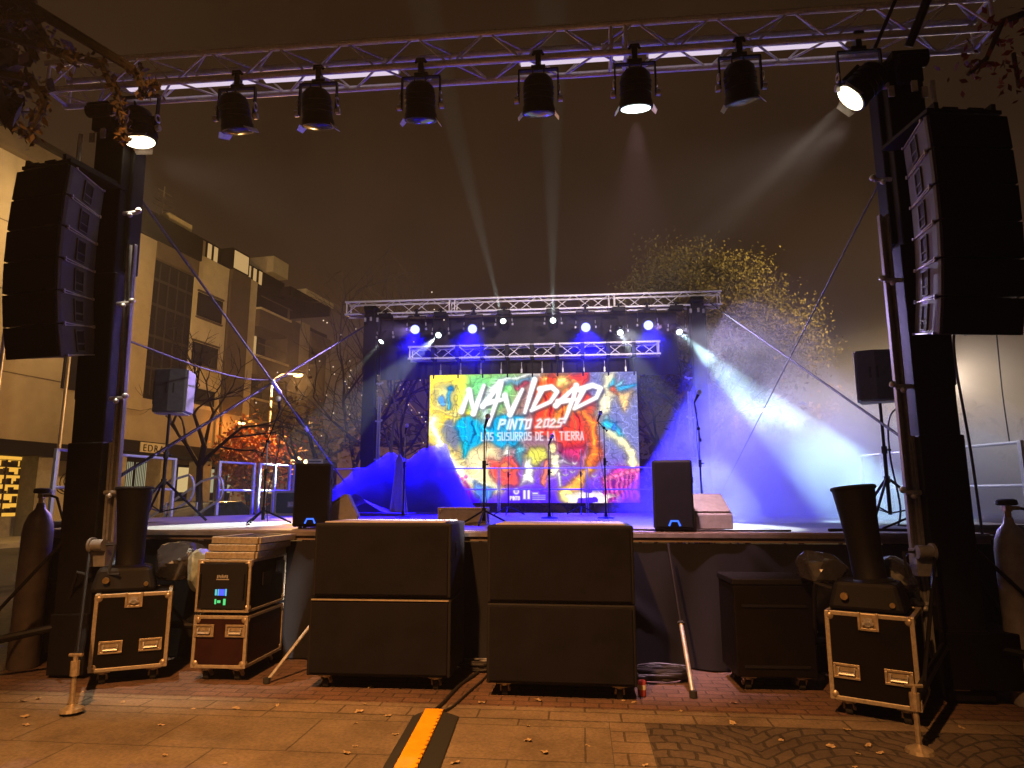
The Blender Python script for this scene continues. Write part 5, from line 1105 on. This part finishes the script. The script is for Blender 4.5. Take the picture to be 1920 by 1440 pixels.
# ================================================================== CARS
def car(label, loc, rz, paint, lights=False):
    t = thing('parked_car', label, 'car', loc, rz, 'cars parked beyond the stage')
    pr = [(-2.1, .35), (-2.15, .7), (-2.0, .95), (-1.3, 1.02), (-.7, 1.42), (.5, 1.45), (1.2, 1.02), (1.95, .88), (2.12, .62), (2.08, .32)]
    b = MB(); n = len(pr); vs = []; fs = []
    for y, k in ((-.86, .9), (-.72, 1), (.72, 1), (.86, .9)):
        for x, z in pr: vs.append((x, y * (1 if z < 1.03 else .86), z if k == 1 or z > 1.03 else .3 + (z - .3) * .95))
    for j in range(3):
        for i in range(n): fs.append((j * n + i, j * n + (i + 1) % n, (j + 1) * n + (i + 1) % n, (j + 1) * n + i))
    fs += [tuple(range(n)), tuple(range(4 * n - 1, 3 * n - 1, -1))]; b.add(vs, fs); bo = b.build('body', M[paint], t, smooth=True, bevel=.04)
    for s in (-1, 1):
        w_ = MB(); w_.prism([(-1.15, 1.04), (-.66, 1.36), (-.1, 1.38), (-.1, 1.03)], s * .765 - .012, s * .765 + .012, axis='y'); w_.prism([(-.02, 1.03), (-.02, 1.38), (.46, 1.38), (1.02, 1.04)], s * .765 - .012, s * .765 + .012, axis='y'); w_.each('side_window', M['carglass'], t)
    w_ = MB(); w_.add([(.56, -.6, 1.43), (.56, .6, 1.43), (1.2, .68, 1.05), (1.2, -.68, 1.05)], [(0, 1, 2, 3)], Matrix.Translation((.02, 0, .015))); w_.build('windscreen', M['carglass'], t)
    for x in (-1.3, 1.3):
        for s in (-1, 1): 
            w_ = MB(); w_.cyl((x, s * .74, .32), (x, s * .9, .32), .32, n=20); wo = w_.build('wheel', M['rubber'], t, smooth=True); r_ = MB(); r_.cyl((x, s * .9, .32), (x, s * .905, .32), .2, n=14); r_.build('rim', M['steel'], wo)
    for s in (-1, 1):
        h = MB(); h.ball((2.02, s * .62, .72), .12, sc=(.7, 1.3, .8)); h.build('headlight', E_['head'] if lights else M['alu'], t, smooth=True); h = MB(); h.box((-2.12, s * .66, .78), (.06, .28, .12)); h.build('tail_light', M['carred'], t)
    return t
p = onZ(448, 978, 0); car('dark parked car behind the guard rail at the left of the stage', (-10.6, 18.5, 0), R_(80), 'carpaint')
car('orange red parked car half hidden behind the right tripod stand', (11.2, 22.5, 0), R_(150), 'carred', True)
car('dark parked car with warm headlights at the far right behind the guard rail', (9.4, 15.5, 0), R_(165), 'carred', True)

# ================================================================== STREET LAMPS
AMB = (1, .5, .15)
def street_lamp(label, x, y, h, energy, color=AMB, arm=.9, rz=0, off=True):
    t = thing('street_lamp', label, 'street lamp', (x, y, 0), rz, 'street lamps round the square')
    b = MB(); b.cyl((0, 0, 0), (0, 0, h), .07, .045, n=10); b.tube([(0, 0, h - .05), (arm * .4, 0, h + .18), (arm, 0, h + .2)], .03, 8); b.build('post', M['steel'], t, smooth=True)
    b = MB(); b.lathe([(.05, .14), (.2, .06), (.22, .0), (.2, -.0)], 16, Matrix.Translation((arm + .1, 0, h + .17))); hd = b.build('lamp_head', M['cab'], t, smooth=True)
    b = MB(); b.lathe([(.19, .0), (.15, -.08), (.02, -.11)], 16, Matrix.Translation((arm + .1, 0, h + .165))); b.build('lamp_globe', E_['street'], hd, smooth=True)
    q = Matrix.Rotation(rz, 3, 'Z') @ Vector((arm + .1, 0, h - .12))
    if energy: point((x + q.x, y + q.y, q.z), energy, color, .15, 'street_light')
p = onY(558, 705, 24); street_lamp('glowing street lamp before the far end of the building facade', p.x - 1.0, 24, p.z - .1, 2200)
p = onY(1428, 770, 26); street_lamp('small glowing street lamp seen through the smoke under the big tree', p.x - 1.0, 26, p.z - .1, 500)
street_lamp('street lamp on the paving behind the camera lighting the square', -2.9, -1.9, 7.6, 0, (1, .5, .16), 1.2, R_(40))
spot((-1.9, -1.05, 7.45), (.6, 4.65, -7.45), STREET_KEY, (1, .43, .125), 57, 1.0, .12, 'street_light')
p = onY(95, 420, 17); street_lamp('added street lamp, unseen behind the left line array, lighting the facade', p.x - 1.0, 17, p.z, 60)  # lamp added out of sight to brighten the left facade
p = onY(205, 420, 22); street_lamp('added street lamp, unseen behind the left tower mast, lighting the facade', p.x - 1.0, 22, p.z, 1050, (1, .64, .26))  # second lamp added out of sight to even the facade light
p = onY(1800, 400, 15.5); q_ = fpt(12.3, 1.4); street_lamp('low orange street lamp close to the facade behind the bare tree', q_[0] - .2, q_[1] - .9, 5.3, 150, (1, .33, .05), .5, R_(90)); street_lamp('added tall street lamp, unseen behind the right line array, lighting the big tree', p.x - 1.0, 15.5, p.z, 0, (1, .6, .2)); spot((p.x, 15.5, p.z - .15), (-3.4, 5.5, -1.0), 3600, (1, .68, .22), 120, .8, .15, 'street_light')  # tall lamp and its spot are added to light the tree crown
p = onY(470, 800, 27); 
for i, (px, py) in enumerate(((516, 858), (549, 866), (563, 858), (574, 866))):
    p = onY(px, py, 30); t = thing('arcade_lamp', ['small round arcade lamp furthest left of a row', 'small round arcade lamp, second of the row', 'small round arcade lamp, third of the row', 'small round arcade lamp beside the street sign'][i], 'lamp', p, 0, 'arcade lamps far behind the stage'); MB().ball((0, 0, 0), .11).build('globe', E_['street'], t, smooth=True); MB().cyl((0, 0, .1), (0, 0, .9), .02, n=6).build('rod', M['cab'], t)

# ================================================================== TREES
def leaf_mat(name, c, var=.45):
    m = mat(name, c, .7, var=var, vscale=1.4); n = m.node_tree.nodes; n['Principled BSDF'].inputs['Subsurface Weight'].default_value = 0; return m
LM = dict(olive=leaf_mat('leaf_olive', (.11, .088, .02), .25), orange=leaf_mat('leaf_orange', (.7, .25, .035)), yellow=leaf_mat('leaf_yellow', (.34, .21, .05)), dark=leaf_mat('leaf_dark', (.05, .03, .015)), red=leaf_mat('leaf_red', (.16, .03, .015)), gold=leaf_mat('leaf_gold', (.09, .05, .015)))
def branches(b, rr, p, d, L, r, depth, tips, spread=.6, droop=0.):
    n = 4; pts = [p]; q = p.copy(); dd = d.copy()
    for i in range(n):
        dd = (dd + Vector((rr.gauss(0, .13), rr.gauss(0, .13), rr.gauss(.02, .1) - droop))).normalized(); q = q + dd * (L / n); pts.append(q.copy())
    b.tube(pts, r, 6 if r > .03 else 4, radii=[r * (1 - .45 * i / n) for i in range(n + 1)])
    if depth == 0: tips.append((q, dd)); return
    k = rr.choice((2, 3, 3)) 
    for i in range(k):
        s = pts[rr.choice((2, 3, 4))] if i else q; a = dd.orthogonal().normalized(); a.rotate(Matrix.Rotation(rr.uniform(0, 6.28), 3, dd)); nd = (dd * 1.0 + a * rr.uniform(.45, 1.1) * spread * 1.4).normalized()
        branches(b, rr, s, nd, L * rr.uniform(.62, .85), r * .56, depth - 1, tips, spread, droop)
    tips.append((q, dd))
def leaves(centers, n, spread, size, seed):
    q = np.random.default_rng(seed); C = np.array([tuple(c) for c in centers]); idx = q.integers(0, len(C), n); P = C[idx] + q.normal(size=(n, 3)) * np.array(spread); 
    a = q.normal(size=(n, 3)); a /= np.linalg.norm(a, axis=1)[:, None]; c = np.cross(a, q.normal(size=(n, 3))); c /= np.linalg.norm(c, axis=1)[:, None]; sz = size * q.uniform(.5, 1.3, n)[:, None]
    V = np.concatenate([P - a * sz, P + c * sz * .5, P + a * sz, P - c * sz * .5], 1).reshape(-1, 3); F = [(4 * i, 4 * i + 1, 4 * i + 2, 4 * i + 3) for i in range(n)]; return V.tolist(), F
def tree(name, label, x, y, h, trunk_h, r, seed, leafm=None, nl=0, size=.1, spread=(.35, .35, .3), depth=4, cat='tree', group=None, wide=.6, fairy=0, lean=(0, 0), blen=None, bark='bark'):
    t = thing(name, label, cat, (x, y, 0), 0, group); rr = random.Random(seed); b = MB(); top = Vector((lean[0], lean[1], trunk_h))
    pts = [Vector((0, 0, 0)).lerp(top, k / 5) + Vector((rr.gauss(0, .04), rr.gauss(0, .04), 0)) * (k > 0) for k in range(6)]; b.tube(pts, r, 10, radii=[r * 1.25, r, r * .92, r * .88, r * .84, r * .8]); tr = b.build('trunk', M[bark], t, smooth=True)
    b = MB(); tips = []; L0 = blen or (h - trunk_h) * .42
    for k in range(4 if depth > 2 else 3):
        a = k * 1.57 + rr.uniform(-.5, .5); dv_ = Vector((math.cos(a) * wide, math.sin(a) * wide, rr.uniform(.7, 1.1))).normalized(); branches(b, rr, pts[-1 if k % 2 else -2], dv_, L0 * rr.uniform(.85, 1.15), r * .6, depth - 1, tips, wide)
    b.build('branches', M[bark], t)
    if leafm:
        V, F_ = leaves([p for p, d in tips], nl, spread, size, seed + 9); MB_ = MB(); MB_.v = [tuple(v) for v in V]; MB_.f = F_
        me = bpy.data.meshes.new('crown'); me.from_pydata(MB_.v, [], MB_.f); me.materials.append(LM[leafm]); o = bpy.data.objects.new('crown', me); COL.objects.link(o); o.parent = t
    if fairy:
        f = MB()
        for i in range(fairy):
            p_, _ = rr.choice(tips); f.ball(p_ + Vector((rr.gauss(0, .25), rr.gauss(0, .25), rr.gauss(0, .3))), .018, n=5, m=3)
        for i in range(40): 
            a = i * .8; z = trunk_h * i / 40; f.ball(((r + .03) * math.cos(a) + lean[0] * i / 40, (r + .03) * math.sin(a) + lean[1] * i / 40, z), .015, n=5, m=3)
        tag(f.build('fairy_lights', E_['fairy'], t), kind='stuff')
    return t
p = onY(375, 900, 17); tree('bare_tree', 'bare tree with dark spreading twigs in front of the facade behind the left loudspeaker', p.x, 17, 6.6, 2.9, .1, 21, depth=5, wide=.7, blen=1.35)
p = onY(492, 900, 23); tree('autumn_tree', 'bright orange lit autumn tree left of the stage', p.x, 22.2, 4.3, 1.7, .1, 33, 'orange', 4200, .1, (.36, .36, .4), depth=3, wide=.5, blen=.75)
p = onY(578, 900, 20); tree('small_tree', 'small sparse yellow leaved tree behind the left stage loudspeaker', p.x, 20, 5.2, 2.7, .13, 8, 'yellow', 800, .1, (.4, .4, .3), depth=3, wide=.75, lean=(.25, 0))
for i, (px, Y, h, sd, fl, lab) in enumerate(((668, 20, 8.2, 51, 0, 'bare tree behind the rear left tower'), (742, 18.5, 6.6, 52, 60, 'bare tree strung with fairy lights left of the screen'), (792, 19.5, 6.5, 53, 50, 'thin bare tree with fairy lights touching the left edge of the screen'), (860, 23, 9, 58, 0, 'bare tree rising behind the screen left of centre'), (1140, 24, 8.6, 59, 0, 'bare tree rising behind the right half of the screen'))):
    p = onY(px, 900, Y); tree('bare_tree', lab, p.x, Y, h, h * .3, .12, sd, depth=5, wide=.6, fairy=fl)
p = onY(1335, 900, 21); tree('leafy_tree', 'large olive leaved tree with a wide crown behind the right of the stage', p.x - .1, 21, 8.6, 3.0, .24, 12, 'olive', 150000, .042, (.32, .32, .28), depth=5, wide=.5, blen=2.1)
p = onY(1262, 900, 19); tree('leafy_tree', 'smaller purple lit tree between the screen and the large tree', p.x, 19.5, 6.6, 2.6, .12, 17, 'gold', 1500, .1, (.4, .4, .4), depth=4, wide=.5)
p = onY(1618, 900, 25); tree('autumn_tree', 'small amber lit tree behind the right tripod loudspeaker', p.x, 26, 6.0, 2.6, .1, 71, 'yellow', 700, .09, (.3, .3, .3), depth=4, wide=.6)
p = onY(1450, 900, 24); tree('small_tree', 'small reddish tree under the street lamp in the smoke', p.x, 25, 4.2, 1.8, .1, 72, 'red', 900, .1, (.35, .35, .3), depth=3, wide=.6)
# near branches hanging into the top corners
def near_tree(label, x, y, h, boughs, leafm, n, size, spread, seed):
    t = thing('overhanging_tree', label, 'tree', (x, y, 0)); rr = random.Random(seed); b = MB(); b.tube([(0, 0, 0), (.05, 0, 2.5), (0, .05, h)], .16, 10, radii=[.2, .16, .12]); b.build('trunk', M['bark'], t, smooth=True)
    b = MB(); cs = []
    for pts in boughs:
        P = [Vector(q) - Vector((x, y, 0)) for q in pts]; b.tube([Vector((0, .05, h - .3))] + P, .02, 6, radii=[.05] + [.028 - .02 * i / len(P) for i in range(len(P))])
        for i in range(len(P) - 1):
            for k in range(8): cs.append(P[i].lerp(P[i + 1], k / 8))
    b.build('boughs', M['bark'], t)
    V, F_ = leaves(cs, n, spread, size, seed); me = bpy.data.meshes.new('crown'); me.from_pydata(V, [], F_); me.materials.append(LM[leafm]); o = bpy.data.objects.new('crown', me); COL.objects.link(o); o.parent = t
def at(px, py, Y): return onY(px, py, Y)
near_tree('tree whose autumn leaves hang into the top left corner over the truss', -4.6, 3.2, 5.6, [[at(-60, 40, 3.4), at(62, 30, 3.4), at(95, 90, 3.4), at(140, 118, 3.4)], [at(-80, 120, 3.5), at(60, 150, 3.5), at(85, 190, 3.5), at(62, 240, 3.5), at(52, 262, 3.5)], [at(-20, 60, 3.6), at(190, 120, 3.6), at(218, 180, 3.6), at(232, 230, 3.6), at(238, 268, 3.6)], [at(250, 130, 3.6), at(272, 165, 3.6), at(300, 160, 3.6)]], 'gold', 620, .026, (.025, .025, .04), 5)
near_tree('dark tree filling the far top left corner', -5.4, 3.6, 6.4, [[at(-120, -60, 4.2), at(0, 20, 4.2), at(20, 90, 4.2)], [at(-160, 60, 4.2), at(-20, 120, 4.2), at(10, 190, 4.2)], [at(-60, -100, 4.4), at(30, -30, 4.4)]], 'dark', 700, .09, (.12, .12, .12), 6)
near_tree('reddish tree whose leaves show in the top right corner', 4.6, 4.4, 5.6, [[at(1990, 0, 4.6), at(1880, 40, 4.6), at(1850, 110, 4.6), at(1815, 140, 4.6)], [at(2000, 120, 4.6), at(1910, 160, 4.6), at(1900, 100, 4.6)]], 'red', 200, .035, (.08, .08, .08), 7)

# distant tree belt closes the horizon
rr = np.random.default_rng(3); cs = []
for i in range(900):
    x = rr.uniform(-70, 80); cs.append((x, rr.uniform(48, 60), abs(rr.normal(0, 1)) * 2.2 + rr.uniform(0, 3)))
V, F_ = leaves(cs, 16000, (1.0, 1.0, .8), .5, 4); me = bpy.data.meshes.new('distant_wood'); me.from_pydata(V, [], F_); me.materials.append(LM['dark']); o = bpy.data.objects.new('distant_wood', me); COL.objects.link(o); tag(o, 'dark belt of distant trees closing the square behind the stage', 'wood', kind='stuff')

# ================================================================== SMOKE AND HAZE
def vol_mat(name, color, density, aniso, nscale=0., lo=.4, hi=.62, warp=True, base=0., zfall=None, radial=False, xfall=None):
    m = bpy.data.materials.new(name); m.use_nodes = True; n, l = m.node_tree.nodes, m.node_tree.links; n.remove(n['Principled BSDF'])
    v = n.new('ShaderNodeVolumePrincipled'); v.inputs['Color'].default_value = (*color, 1); v.inputs['Density'].default_value = density; v.inputs['Anisotropy'].default_value = aniso
    l.new(v.outputs[0], n['Material Output'].inputs['Volume'])
    if nscale:
        t = n.new('ShaderNodeTexCoord'); q = n.new('ShaderNodeTexNoise'); q.inputs['Scale'].default_value = nscale; q.inputs['Detail'].default_value = 5; q.inputs['Distortion'].default_value = .6; l.new(t.outputs['Object'], q.inputs['Vector'])
        r = n.new('ShaderNodeMapRange'); r.inputs[1].default_value = lo; r.inputs[2].default_value = hi; r.inputs[3].default_value = base * density; r.inputs[4].default_value = density; l.new(q.outputs[0], r.inputs[0]); l.new(r.outputs[0], v.inputs['Density'])
        if radial:
            ln = n.new('ShaderNodeVectorMath'); ln.operation = 'LENGTH'; l.new(t.outputs['Object'], ln.inputs[0]); g = n.new('ShaderNodeMapRange'); g.interpolation_type = 'SMOOTHSTEP'
            g.inputs[1].default_value = .25; g.inputs[2].default_value = .98; g.inputs[3].default_value = 1; g.inputs[4].default_value = 0; l.new(ln.outputs['Value'], g.inputs[0])
            mu = n.new('ShaderNodeMath'); mu.operation = 'MULTIPLY'; l.new(r.outputs[0], mu.inputs[0]); l.new(g.outputs[0], mu.inputs[1]); l.new(mu.outputs[0], v.inputs['Density'])
        if zfall:
            sp = n.new('ShaderNodeSeparateXYZ'); l.new(t.outputs['Object'], sp.inputs[0]); g = n.new('ShaderNodeMapRange'); g.interpolation_type = 'SMOOTHSTEP'
            g.inputs[1].default_value = zfall[0]; g.inputs[2].default_value = zfall[1]; g.inputs[3].default_value = 1; g.inputs[4].default_value = zfall[2]; l.new(sp.outputs['Z'], g.inputs[0])
            mu = n.new('ShaderNodeMath'); mu.operation = 'MULTIPLY'; l.new(r.outputs[0], mu.inputs[0]); l.new(g.outputs[0], mu.inputs[1]); l.new(mu.outputs[0], v.inputs['Density'])
            if xfall:
                g2 = n.new('ShaderNodeMapRange'); g2.interpolation_type = 'SMOOTHSTEP'; g2.inputs[1].default_value = xfall[0]; g2.inputs[2].default_value = xfall[1]; l.new(sp.outputs['X'], g2.inputs[0])
                m2 = n.new('ShaderNodeMath'); m2.operation = 'MULTIPLY'; l.new(mu.outputs[0], m2.inputs[0]); l.new(g2.outputs[0], m2.inputs[1]); l.new(m2.outputs[0], v.inputs['Density'])
    return m
def bank(name, label, x0, x1, y0, y1, z0, hf, m, nx=60, ny=24, seed=1, wob=.2, fine=0.):
    q = random.Random(seed); fr = [(q.uniform(.6, 3.2), q.uniform(.6, 3.2), q.uniform(0, 6.3), q.uniform(.3, 1)) for _ in range(9)]; vs = []; fs = []
    for j in range(ny + 1):
        for i in range(nx + 1):
            u, v = i / nx, j / ny; x, y = x0 + (x1 - x0) * u, y0 + (y1 - y0) * v; h = hf(u, v) * (1 + wob * sum(a * math.sin(fx * x * 1.7 + fy * y * 1.3 + p) for fx, fy, p, a in fr) / 3); h += fine * sum(math.sin(k * x * 9 + p * k) * math.cos(k * y * 7 + k) / k for k, (_a, _b, p, _c) in zip((1, 2.3, 4.1), fr)) * min(1, h * 3); vs.append((x, y, z0 + max(.03, h)))
    o = len(vs)
    for j in range(ny + 1):
        for i in range(nx + 1): vs.append((x0 + (x1 - x0) * i / nx, y0 + (y1 - y0) * j / ny, z0))
    for j in range(ny):
        for i in range(nx): a = j * (nx + 1) + i; fs += [(a, a + 1, a + nx + 2, a + nx + 1), (o + a, o + a + nx + 1, o + a + nx + 2, o + a + 1)]
    for i in range(nx): fs += [(i, o + i, o + i + 1, i + 1), (ny * (nx + 1) + i, ny * (nx + 1) + i + 1, o + ny * (nx + 1) + i + 1, o + ny * (nx + 1) + i)]
    for j in range(ny): a = j * (nx + 1); c = a + nx; fs += [(a, a + nx + 1, o + a + nx + 1, o + a), (c, o + c, o + c + nx + 1, c + nx + 1)]
    ob = MB().add(vs, fs).build(name, m); return tag(ob, label, 'smoke', kind='stuff')
sm1 = vol_mat('smoke_blue_tinted', (.36, .3, 1), 5.0, .1, 3.8, .42, .56, base=.3)  # blue of the wash light is put into the smoke colour
bank('stage_smoke', 'low bank of blue lit smoke, also tinted blue, across the back left of the stage', -5.35, -2.2, 13.2, 14.6, DZ + .02, lambda u, v: (.12 + 1.02 * min(1, u / .42) ** .7 + .2 * math.exp(-((u - .8) / .16) ** 2) + .07 * abs(math.sin(11 * u + .4)) + .05 * abs(math.sin(23 * u))) * math.sin(math.pi * min(1, max(0, v))) ** .35 * min(1, u * 9) * min(1, (1 - u) * 5), sm1, 130, 30, seed=4, wob=.07, fine=.07)
sm2 = vol_mat('smoke_high', (.93, .92, .97), 1.05, .25, 1.1, .41, .6, base=.14, zfall=(1.3, 3.7, .05), xfall=(.2, 3.4))
bank('stage_smoke', 'tall drifting cloud of purple and white lit smoke at the right of the stage', .2, 8.4, 8.2, 17.5, DZ + .02, lambda u, v: (.9 + 3.2 * math.exp(-((u - .36) / .24) ** 2) + 1.3 * math.exp(-((u - .75) / .3) ** 2)) * min(1, u * 3.2, (1 - u) * 4) ** 1.1 * min(1, v * 2.5, (1 - v) * 4) ** .8, sm2, 60, 40, seed=9)
hg = bmesh.new(); bmesh.ops.create_icosphere(hg, subdivisions=4, radius=1); hm = bpy.data.meshes.new('stage_smoke'); q_ = random.Random(5)
for v_ in hg.verts: v_.co = v_.co * (1 + .12 * math.sin(5 * v_.co.x + 2) + .08 * math.sin(9 * v_.co.y + 4 * v_.co.x))
hg.to_mesh(hm); hg.free(); ho = bpy.data.objects.new('stage_smoke', hm); COL.objects.link(ho); ho.location = (-.95, 15.0, RZ_ - .75); ho.scale = (4.6, 1.9, 1.15); hm.materials.append(vol_mat('smoke_thin', (.95, .93, 1), .04, .1, 1.6, .42, .6, base=.3, radial=True)); tag(ho, 'thin smoke added round the lamps of the rear truss for their halos', 'smoke', kind='stuff')  # cloud added so the rear lamps get halos
hg = bmesh.new(); bmesh.ops.create_icosphere(hg, subdivisions=4, radius=1); hm = bpy.data.meshes.new('stage_smoke')
for v_ in hg.verts: v_.co = v_.co * (1 + .15 * math.sin(4 * v_.co.x + 1) + .1 * math.sin(7 * v_.co.z + 3 * v_.co.x))
hg.to_mesh(hm); hg.free(); ho = bpy.data.objects.new('stage_smoke', hm); COL.objects.link(ho); ho.location = (10.0, 20.5, 3.0); ho.scale = (7.5, 6.5, 4.4); hm.materials.append(vol_mat('smoke_drift', (.95, .92, .88), .15, .2, 1.6, .38, .62, base=.35, radial=True)); tag(ho, 'pale drifting smoke lit amber behind the right tower and loudspeaker', 'smoke', kind='stuff')
p = onY(1765, 700, 19); street_lamp('added street lamp, unseen behind the right tower mast, lighting the drifting smoke', p.x - 1.0, 19, p.z, 620, (1, .8, .62))  # lamp added out of sight to brighten the smoke on the right
hz = MB(); hz.box((0, 130, 16), (560, 420, 34)); hzm = vol_mat('haze_air', (.9, .85, .8), HAZE, .35)
tag(hz.build('haze', hzm), 'thin stage haze and night air over the whole square', 'haze', kind='stuff')
